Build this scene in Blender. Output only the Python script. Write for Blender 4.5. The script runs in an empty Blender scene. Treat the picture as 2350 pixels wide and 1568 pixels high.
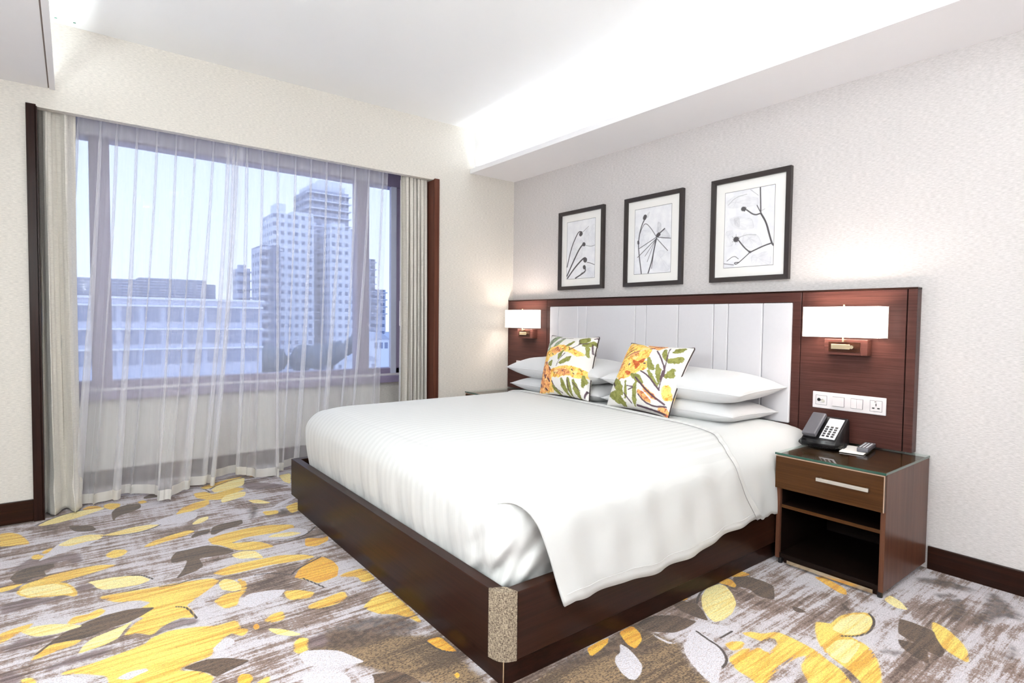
import bpy, bmesh, math, random
import numpy as np
from mathutils import Vector, Matrix
random.seed(7)
rng = np.random.default_rng(11)
S = bpy.context.scene
COL = S.collection

# ------------------------------------------------------------ camera
yaw, pitch, roll = .6606, -.0382, .0118
CAM = Vector((-3.3192, -4.2662, 1.2))
fw = Vector((math.sin(yaw)*math.cos(pitch), math.cos(yaw)*math.cos(pitch), math.sin(pitch)))
rt = Vector((math.cos(yaw), -math.sin(yaw), 0)); up = rt.cross(fw)
r2 = rt*math.cos(roll) + up*math.sin(roll); u2 = -rt*math.sin(roll) + up*math.cos(roll)
cd = bpy.data.cameras.new('camera'); cam = bpy.data.objects.new('camera', cd); COL.objects.link(cam)
cd.sensor_fit = 'HORIZONTAL'; cd.sensor_width = 36; cd.lens = 1299.53/2350*36; cd.clip_end = 2000; cd.clip_start = .02
M3 = Matrix((r2, u2, -fw)).transposed()
cam.matrix_world = Matrix.Translation(CAM) @ M3.to_4x4()
S.camera = cam

# ------------------------------------------------------------ world, exposure
def lin(r, g, b):
    f = lambda c: (c/255/12.92 if c/255 <= .04045 else ((c/255+.055)/1.055)**2.4)
    return (f(r), f(g), f(b), 1)
S.view_settings.view_transform = 'Standard'; S.view_settings.look = 'None'
S.view_settings.gamma = 1; S.view_settings.use_curve_mapping = False
S.view_settings.exposure = 1.14
S.cycles.use_denoising = True
S.cycles.max_bounces = 8; S.cycles.diffuse_bounces = 5; S.cycles.transparent_max_bounces = 20; S.cycles.use_adaptive_sampling = True; S.cycles.adaptive_threshold = .02
S.cycles.sample_clamp_indirect = 6
W = bpy.data.worlds.new('world'); S.world = W; W.use_nodes = True
wn = W.node_tree; wbg = wn.nodes['Background']
tc = wn.nodes.new('ShaderNodeTexCoord'); sx = wn.nodes.new('ShaderNodeSeparateXYZ')
wr = wn.nodes.new('ShaderNodeValToRGB')
wn.links.new(tc.outputs['Generated'], sx.inputs[0]); wn.links.new(sx.outputs[2], wr.inputs[0])
wr.color_ramp.elements[0].position = 0.0; wr.color_ramp.elements[0].color = lin(220, 231, 248)
wr.color_ramp.elements[1].position = .6; wr.color_ramp.elements[1].color = lin(178, 205, 245)
wn.links.new(wr.outputs[0], wbg.inputs[0]); wbg.inputs[1].default_value = .72

COVE = 17.0      # watts per cove strip
DOWN = 2.0      # watts per added ceiling fill light
def area(name, loc, size, size_y, power, color, rot=(0, 0, 0), spread=math.pi, shape='RECTANGLE'):
    l = bpy.data.lights.new(name, 'AREA'); l.shape = shape; l.size = size
    if shape == 'RECTANGLE': l.size_y = size_y
    l.energy = power; l.color = color; l.spread = spread
    o = bpy.data.objects.new(name, l); COL.objects.link(o); o.location = loc; o.rotation_euler = rot
    return o
WARM = (.90, 1.0, .985)
area('cove_strip_light', (-.47, -2.78, 2.508), .02, 5.4, COVE, WARM, (math.pi, -.80, 0), 2.4)
area('cove_strip_light', (-3.41, -2.78, 2.508), .02, 5.4, COVE, WARM, (math.pi, .80, 0), 2.4)
FILL_DOWNS = [(-2.2, -3.5), (-1.5, -4.85), (-2.4, -4.9), (-3.3, -4.95)]
for (x, y) in FILL_DOWNS:
    area('ceiling_fill_lamp', (x, y, 2.872), .15, .15, DOWN, (.92, 1.0, .98), shape='DISK')

FILL_LAMPS = [(-3.10, -5.18), (-4.10, -3.25)]      # added fill lamps behind and beside the camera, outside the frame
FILL_UPLIGHT = 34.0
LAMP_Z, LAMP_W = 1.62, 50.0
# ------------------------------------------------------------ helpers
def tag(o, label=None, cat=None, group=None, kind=None):
    if label: o['label'] = label
    if cat: o['category'] = cat
    if group: o['group'] = group
    if kind: o['kind'] = kind
    return o
def empty(name, loc, label, cat, group=None):
    o = bpy.data.objects.new(name, None); COL.objects.link(o); o.location = loc; o.empty_display_size = .1
    return tag(o, label, cat, group)
def org(p):
    v = Vector((0, 0, 0))
    while p is not None:
        v += Vector(p.location); p = p.parent
    return v
def link(name, me, m, parent=None, smooth=False):
    o = bpy.data.objects.new(name, me); COL.objects.link(o)
    if m: me.materials.append(m)
    if parent is not None:
        me.transform(Matrix.Translation(-org(parent))); o.parent = parent
    if smooth:
        for p in me.polygons: p.use_smooth = True
    return o
def obj(name, bm, m, parent=None, smooth=False):
    bmesh.ops.recalc_face_normals(bm, faces=bm.faces[:])
    me = bpy.data.meshes.new(name); bm.to_mesh(me); bm.free()
    return link(name, me, m, parent, smooth)
def based(o, loc):
    "move a top-level mesh's origin to its base"
    o.data.transform(Matrix.Translation(-Vector(loc))); o.location = loc; return o
def BM(): return bmesh.new()
def box(bm, x0, x1, y0, y1, z0, z1, bev=0, seg=2):
    c = Vector(((x0+x1)/2, (y0+y1)/2, (z0+z1)/2)); d = (abs(x1-x0), abs(y1-y0), abs(z1-z0))
    r = bmesh.ops.create_cube(bm, size=1, matrix=Matrix.Translation(c) @ Matrix.Diagonal((*d, 1)))
    if bev:
        vs = set(r['verts']); es = [e for e in bm.edges if e.verts[0] in vs and e.verts[1] in vs]
        bmesh.ops.bevel(bm, geom=es, offset=min(bev, .49*min(d)), segments=seg, affect='EDGES', profile=.6)
    return bm
def B(name, m, parent, *b, bev=.0015, seg=2):
    bm = BM()
    for q in b: box(bm, *q, bev=bev, seg=seg)
    return obj(name, bm, m, parent)
def prism(bm, pts, z0, z1):
    a = [bm.verts.new((x, y, z0)) for x, y in pts]; b = [bm.verts.new((x, y, z1)) for x, y in pts]
    n = len(pts)
    bm.faces.new(a[::-1]); bm.faces.new(b)
    for i in range(n): bm.faces.new((a[i], a[(i+1) % n], b[(i+1) % n], b[i]))
    return bm
def tube(bm, pts, r, n=8, closed=False):
    pts = [Vector(p) for p in pts]; N = len(pts); rings = []
    for i, p in enumerate(pts):
        a = pts[(i-1) % N] if (closed or i > 0) else p; b = pts[(i+1) % N] if (closed or i < N-1) else p
        t = (b-a).normalized(); h = Vector((0, 0, 1)) if abs(t.z) < .9 else Vector((1, 0, 0))
        u = t.cross(h).normalized(); v = t.cross(u)
        rr = r if not callable(r) else r(i/(N-1))
        rings.append([bm.verts.new(p + rr*(math.cos(k*2*math.pi/n)*u + math.sin(k*2*math.pi/n)*v)) for k in range(n)])
    for i in range(N if closed else N-1):
        A, Bq = rings[i], rings[(i+1) % N]
        for k in range(n): bm.faces.new((A[k], A[(k+1) % n], Bq[(k+1) % n], Bq[k]))
    if not closed:
        bm.faces.new(rings[0][::-1]); bm.faces.new(rings[-1])
    return bm
def disc(bm, c, r, h, n=32, axis='z'):
    m = Matrix.Translation(Vector(c))
    if axis == 'x': m = m @ Matrix.Rotation(math.pi/2, 4, 'Y')
    bmesh.ops.create_cone(bm, cap_ends=True, segments=n, radius1=r, radius2=r, depth=h, matrix=m); return bm
def gridmesh(name, P, closed_u=False):
    "P: (nu,nv,3) array -> mesh"
    nu, nv = P.shape[:2]
    me = bpy.data.meshes.new(name)
    I = np.arange(nu*nv).reshape(nu, nv)
    a = I[:-1, :-1].ravel(); b = I[1:, :-1].ravel(); c = I[1:, 1:].ravel(); d = I[:-1, 1:].ravel()
    F = np.stack([a, b, c, d], 1)
    if closed_u:
        a = I[-1, :-1]; b = I[0, :-1]; c = I[0, 1:]; d = I[-1, 1:]
        F = np.concatenate([F, np.stack([a, b, c, d], 1)])
    me.vertices.add(nu*nv); me.vertices.foreach_set('co', P.reshape(-1).astype(np.float32))
    me.loops.add(F.size); me.loops.foreach_set('vertex_index', F.ravel().astype(np.int32))
    me.polygons.add(len(F)); me.polygons.foreach_set('loop_start', np.arange(0, F.size, 4, dtype=np.int32))
    me.polygons.foreach_set('use_smooth', np.ones(len(F), dtype=bool))
    me.update(calc_edges=True); me.validate()
    return me
def wob(x, y, seeds, f=1.0, n=6):
    "smooth pseudo noise"
    r = np.random.default_rng(seeds); o = 0
    for i in range(n):
        a, b = r.normal(0, f, 2); ph = r.uniform(0, 6.28)
        o = o + np.sin(a*x + b*y + ph)
    return o/n
# signed distance of a grid of points to polygons (positive inside)
def chaikin(p, closed=True):
    q = [] if closed else [p[0]]; k = .86 if closed else .75
    n = len(p)
    for i in range(n if closed else n-1):
        a, b = p[i], p[(i+1) % n]
        q += [k*a+(1-k)*b, (1-k)*a+k*b]
    if not closed: q.append(p[-1])
    return np.array(q)
def poly_sd(X, Y, P, closed=True):
    d2 = np.full(X.shape, 1e9); ins = np.zeros(X.shape, bool); n = len(P)
    for i in range(n if closed else n-1):
        ax, ay = P[i]; bx, by = P[(i+1) % n]; ex, ey = bx-ax, by-ay
        L = ex*ex+ey*ey+1e-12
        t = np.clip(((X-ax)*ex+(Y-ay)*ey)/L, 0, 1)
        d2 = np.minimum(d2, (X-ax-t*ex)**2+(Y-ay-t*ey)**2)
        if closed:
            c = ((ay > Y) != (by > Y)); xx = ax+(Y-ay)/(ey if abs(ey) > 1e-12 else 1e-12)*ex
            ins ^= c & (X < xx)
    d = np.sqrt(d2)
    return np.where(ins, d, -d) if closed else -d
def parse(txt):
    o = []
    for l in txt.strip().splitlines():
        c, *p = l.split(); o.append((c, np.array([[float(v) for v in q.split(',')] for q in p])))
    return o
def add_attr(me, name, arr):
    a = me.attributes.new(name, 'FLOAT', 'POINT'); a.data.foreach_set('value', arr.ravel().astype(np.float32))

# ------------------------------------------------------------ materials
class NT:
    def __init__(s, name):
        s.m = bpy.data.materials.new(name); s.m.use_nodes = True; s.t = s.m.node_tree; s.b = s.t.nodes['Principled BSDF']
        s.out = s.t.nodes['Material Output']
    def n(s, k, **kw):
        q = s.t.nodes.new('ShaderNode'+k)
        for a, v in kw.items(): setattr(q, a, v)
        return q
    def put(s, sock, v):
        if isinstance(v, bpy.types.NodeSocket): s.t.links.new(v, sock)
        elif v is not None: sock.default_value = v
    def math(s, op, a, b=0.0, c=0.0, clamp=False):
        q = s.n('Math', operation=op, use_clamp=clamp); s.put(q.inputs[0], a); s.put(q.inputs[1], b); s.put(q.inputs[2], c); return q.outputs[0]
    def mix(s, f, a, b, bt='MIX'):
        q = s.n('Mix', data_type='RGBA', blend_type=bt); s.put(q.inputs[0], f); s.put(q.inputs[6], a); s.put(q.inputs[7], b); return q.outputs[2]
    def noise(s, scale=(1, 1, 1), sc=1, det=3, rough=.5, dist=0, coord='Object', rot=(0, 0, 0)):
        t = s.n('TexCoord'); mp = s.n('Mapping'); mp.inputs['Scale'].default_value = scale; mp.inputs['Rotation'].default_value = rot
        s.t.links.new(t.outputs[coord], mp.inputs[0]); q = s.n('TexNoise'); s.t.links.new(mp.outputs[0], q.inputs['Vector'])
        q.inputs['Scale'].default_value = sc; q.inputs['Detail'].default_value = det; q.inputs['Roughness'].default_value = rough
        q.inputs['Distortion'].default_value = dist
        return q.outputs[0]
    def ramp(s, f, a, b, ca=0.0, cb=1.0):
        q = s.n('MapRange', interpolation_type='SMOOTHSTEP'); s.put(q.inputs[0], f)
        for i, v in zip((1, 2, 3, 4), (a, b, ca, cb)): s.put(q.inputs[i], v)
        return q.outputs[0]
    def attr(s, name):
        q = s.n('Attribute', attribute_name=name); return q.outputs['Fac']
    def bump(s, h, strength=.3, dist=.002):
        q = s.n('Bump'); s.put(q.inputs['Height'], h); q.inputs['Strength'].default_value = strength; q.inputs['Distance'].default_value = dist
        s.t.links.new(q.outputs[0], s.b.inputs['Normal']); return q
    def set(s, **kw):
        for k, v in kw.items(): s.put(s.b.inputs[k.replace('_', ' ')], v)
        return s
def plain(name, rgb, rough=.5, metal=0, spec=.5, coat=0, var=.04, sc=30):
    t = NT(name); nz = t.noise(sc=sc, det=3)
    dk = tuple(max(0, c*(1-var)) for c in lin(*rgb)[:3])+(1,); lt = tuple(min(1, c*(1+var)) for c in lin(*rgb)[:3])+(1,)
    t.set(Base_Color=t.mix(nz, dk, lt), Roughness=rough, Metallic=metal, Specular_IOR_Level=spec, Coat_Weight=coat)
    t.b.inputs['Coat Roughness'].default_value = .12
    return t.m
def wallpaper(name, rgb, axis):
    t = NT(name); s = (900, 60, 900) if axis == 'x' else (60, 900, 900)
    s1 = (45, 45, 300)
    h = t.noise(s1, 1, 3, .65); h2 = t.noise((220, 220, 420), 1, 2); big = t.noise((3, 3, 3), 1, 2)
    v = t.ramp(h, .3, .7)
    c = t.mix(v, tuple(x*.84 for x in lin(*rgb)[:3])+(1,), tuple(min(1, x*1.06) for x in lin(*rgb)[:3])+(1,))
    t.set(Base_Color=c, Roughness=.55, Specular_IOR_Level=.35)
    t.bump(t.math('ADD', h, t.math('MULTIPLY', h2, .5)), .55, .0025)
    return t.m
def wood(name, rgb, rgb2, rough=.32, axis='y', coat=.25, sc=1.0):
    coat *= .25
    t = NT(name); t.b.inputs['Specular IOR Level'].default_value = .12
    s = {'y': (14, 1.2, 60), 'x': (1.2, 14, 60), 'z': (40, 40, 1.2)}[axis]
    a = t.noise(tuple(q*sc for q in s), 1.3, 5, .65, .4); b = t.noise(tuple(q*5*sc for q in s), 1.5, 3, .6)
    f = t.math('ADD', t.math('MULTIPLY', t.ramp(a, .3, .7), .65), t.math('MULTIPLY', b, .35))
    t.set(Base_Color=t.mix(f, lin(*rgb), lin(*rgb2)), Roughness=rough, Coat_Weight=coat)
    t.b.inputs['Coat Roughness'].default_value = .15
    t.bump(b, .08, .0006)
    return t.m
M = {}
M['wallW'] = wallpaper('wallpaper_beige_weave', (224, 218, 210), 'x')
M['wallH'] = wallpaper('wallpaper_grey_weave', (214, 208, 207), 'y')
M['ceil'] = plain('white_ceiling_paint', (249, 249, 250), .8, var=.01, sc=3)
M['soffit'] = plain('soft_white_paint', (242, 240, 242), .75, var=.01, sc=3)
M['dark'] = wood('espresso_wood', (28, 14, 10), (50, 27, 19), .30, 'y', .3)
M['darkx'] = wood('espresso_wood_lengthwise', (32, 17, 11), (54, 30, 20), .30, 'x', .3)
M['darkz'] = wood('espresso_wood_upright', (28, 15, 12), (48, 27, 21), .32, 'z', .2)
M['head'] = wood('mahogany_veneer', (58, 33, 30), (88, 55, 49), .33, 'y', .3, 1.8)
M['nsw'] = wood('nightstand_wood', (54, 32, 17), (84, 53, 29), .3, 'y', .35)
M['nsx'] = wood('nightstand_side_wood', (76, 46, 34), (104, 68, 52), .28, 'z', .35)
M['inner'] = wood('shade_dark_inner_wood', (16, 9, 7), (28, 16, 12), .45, 'y', 0)  # shade inside the nightstand put into a near-black wood colour
M['edge'] = plain('pale_edge_banding', (175, 148, 128), .45)
M['black'] = plain('gap_black', (12, 8, 7), .7)
M['leather'] = plain('grey_leatherette', (214, 211, 215), .42, var=.02, sc=60)
M['metal'] = plain('brushed_nickel', (226, 221, 212), .42, 1)
M['brass'] = plain('polished_brass', (238, 222, 188), .25, 1)
M['white_plastic'] = plain('white_plastic', (222, 216, 218), .35)
M['black_plastic'] = plain('black_plastic', (26, 24, 26), .3)
M['grey_plastic'] = plain('graphite_plastic', (92, 90, 96), .32)
M['silver_plastic'] = plain('silver_plastic', (216, 216, 222), .35)
M['paper'] = plain('white_paper', (240, 236, 232), .7)
M['frameblk'] = plain('black_brown_frame', (44, 36, 34), .35, coat=.1)
M['mat'] = plain('ivory_mat_board', (243, 240, 237), .8, var=.01)
M['winframe'] = plain('purple_grey_window_frame', (150, 137, 164), .45)
def cloth(name, rgb, rough=.85, weave=.15, stripe=None, sheen=.3, sc=1400):
    t = NT(name); nz = t.noise((1, 1, 1), sc, 2); big = t.noise((1, 1, 1), 7, 3)
    col = lin(*rgb); f = None
    if stripe:
        tc = t.n('TexCoord'); sp = t.n('SeparateXYZ'); t.t.links.new(tc.outputs['Object'], sp.inputs[0])
        w = t.math('SINE', t.math('MULTIPLY', sp.outputs[1], 2*math.pi/stripe))
        f = t.ramp(w, -.25, .25)
        base = t.mix(f, tuple(c*.935 for c in col[:3])+(1,), col)
        t.put(t.b.inputs['Roughness'], t.math('ADD', t.math('MULTIPLY', f, -.15), rough))
        t.put(t.b.inputs['Base Color'], base)
    else:
        t.set(Base_Color=t.mix(big, tuple(c*.975 for c in col[:3])+(1,), col), Roughness=rough)
    t.b.inputs['Sheen Weight'].default_value = sheen
    t.bump(t.math('ADD', t.math('MULTIPLY', nz, weave), t.math('MULTIPLY', big, .8)), .25, .004)
    return t.m
M['duvet'] = cloth('white_striped_bed_linen', (213, 212, 210), stripe=.048)
M['sheet'] = cloth('white_bed_linen', (214, 214, 213))
M['pillow'] = cloth('white_pillowcase', (219, 218, 219))
M['mattress'] = cloth('white_mattress_ticking', (228, 226, 226))
# drapes with horizontal slub
t = NT('silvery_drape_fabric'); h = t.noise((40, 40, 900), 1, 3, .6)
t.set(Base_Color=t.mix(t.ramp(h, .3, .7), lin(196, 190, 182), lin(222, 216, 207)), Roughness=.55)
t.b.inputs['Sheen Weight'].default_value = .4; t.bump(h, .2, .001); M['drape'] = t.m
# sheer voile: woven threads with open gaps
def sheer(name, fac, rgb=(250, 248, 250)):
    t = NT(name); tr = t.n('BsdfTransparent'); tr.inputs[0].default_value = (1, 1, 1, 1)
    df = t.n('BsdfDiffuse'); df.inputs[0].default_value = lin(*rgb); tl = t.n('BsdfTranslucent'); tl.inputs[0].default_value = lin(*rgb)
    ad = t.n('MixShader'); ad.inputs[0].default_value = .24; t.t.links.new(df.outputs[0], ad.inputs[1]); t.t.links.new(tl.outputs[0], ad.inputs[2])
    lw = t.n('LayerWeight'); lw.inputs[0].default_value = .35
    nz = t.noise((260, 260, 3), 1, 3)
    f = t.math('ADD', t.math('MULTIPLY', lw.outputs['Facing'], .34), t.math('ADD', fac-.02, t.math('MULTIPLY', nz, .04)), clamp=True)
    mx = t.n('MixShader'); t.t.links.new(f, mx.inputs[0]); t.t.links.new(tr.outputs[0], mx.inputs[1]); t.t.links.new(ad.outputs[0], mx.inputs[2])
    t.t.links.new(mx.outputs[0], t.out.inputs[0]); t.t.nodes.remove(t.b); return t.m
M['sheer'] = sheer('white_voile', .27)
M['hem'] = sheer('voile_double_hem', .78, (238, 234, 228))
# window glass
def nb(t, fr, mx):
    ge = t.n('NewGeometry'); t.put(mx.inputs[0], t.math('MULTIPLY', fr.outputs[0], t.math('SUBTRACT', 1.0, ge.outputs['Backfacing'])))
t = NT('window_glass'); tr = t.n('BsdfTransparent'); tr.inputs[0].default_value = (.93, .95, 1, 1); gl = t.n('BsdfGlossy'); gl.inputs['Roughness'].default_value = .02
mx = t.n('MixShader'); fr = t.n('Fresnel'); fr.inputs[0].default_value = 1.25; nb(t, fr, mx)
t.t.links.new(tr.outputs[0], mx.inputs[1]); t.t.links.new(gl.outputs[0], mx.inputs[2]); t.t.links.new(mx.outputs[0], t.out.inputs[0]); t.t.nodes.remove(t.b); M['glass'] = t.m
# picture glazing
t = NT('picture_glass'); tr = t.n('BsdfTransparent'); gl = t.n('BsdfGlossy'); gl.inputs['Roughness'].default_value = .01
mx = t.n('MixShader'); fr = t.n('Fresnel'); fr.inputs[0].default_value = 1.3; nb(t, fr, mx)
t.t.links.new(tr.outputs[0], mx.inputs[1]); t.t.links.new(gl.outputs[0], mx.inputs[2]); t.t.links.new(mx.outputs[0], t.out.inputs[0]); t.t.nodes.remove(t.b); M['picglass'] = t.m
# green-edged table glass
t = NT('table_glass'); tr = t.n('BsdfTransparent'); tr.inputs[0].default_value = (.92, .97, .95, 1); gl = t.n('BsdfGlossy'); gl.inputs['Roughness'].default_value = .015
mx = t.n('MixShader'); fr = t.n('Fresnel'); fr.inputs[0].default_value = 1.5; nb(t, fr, mx)
t.t.links.new(tr.outputs[0], mx.inputs[1]); t.t.links.new(gl.outputs[0], mx.inputs[2]); t.t.links.new(mx.outputs[0], t.out.inputs[0]); t.t.nodes.remove(t.b); M['tglass'] = t.m
M['glassedge'] = plain('green_glass_edge', (38, 78, 66), .1, coat=.5)
def emis(name, rgb, s):
    t = NT(name); t.set(Base_Color=lin(*rgb), Emission_Color=lin(*rgb), Emission_Strength=s, Roughness=.8); return t.m
M['shade'] = emis('lit_fabric_shade', (255, 246, 236), 1.5)
M['bulb'] = emis('fill_light_lens', (255, 246, 232), 4)
# tweed corner wrap
t = NT('beige_tweed'); a = t.noise((620, 620, 110), 1, 3, .6); b2 = t.noise((130, 130, 620), 1, 3, .6); c2 = t.noise((300, 300, 300), 1, 2)
f = t.math('ADD', t.math('MULTIPLY', a, .5), t.math('MULTIPLY', b2, .5))
t.set(Base_Color=t.mix(t.ramp(f, .40, .60), lin(66, 50, 40), lin(168, 152, 130)), Roughness=.9); t.bump(f, .6, .002); M['tweed'] = t.m

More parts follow.
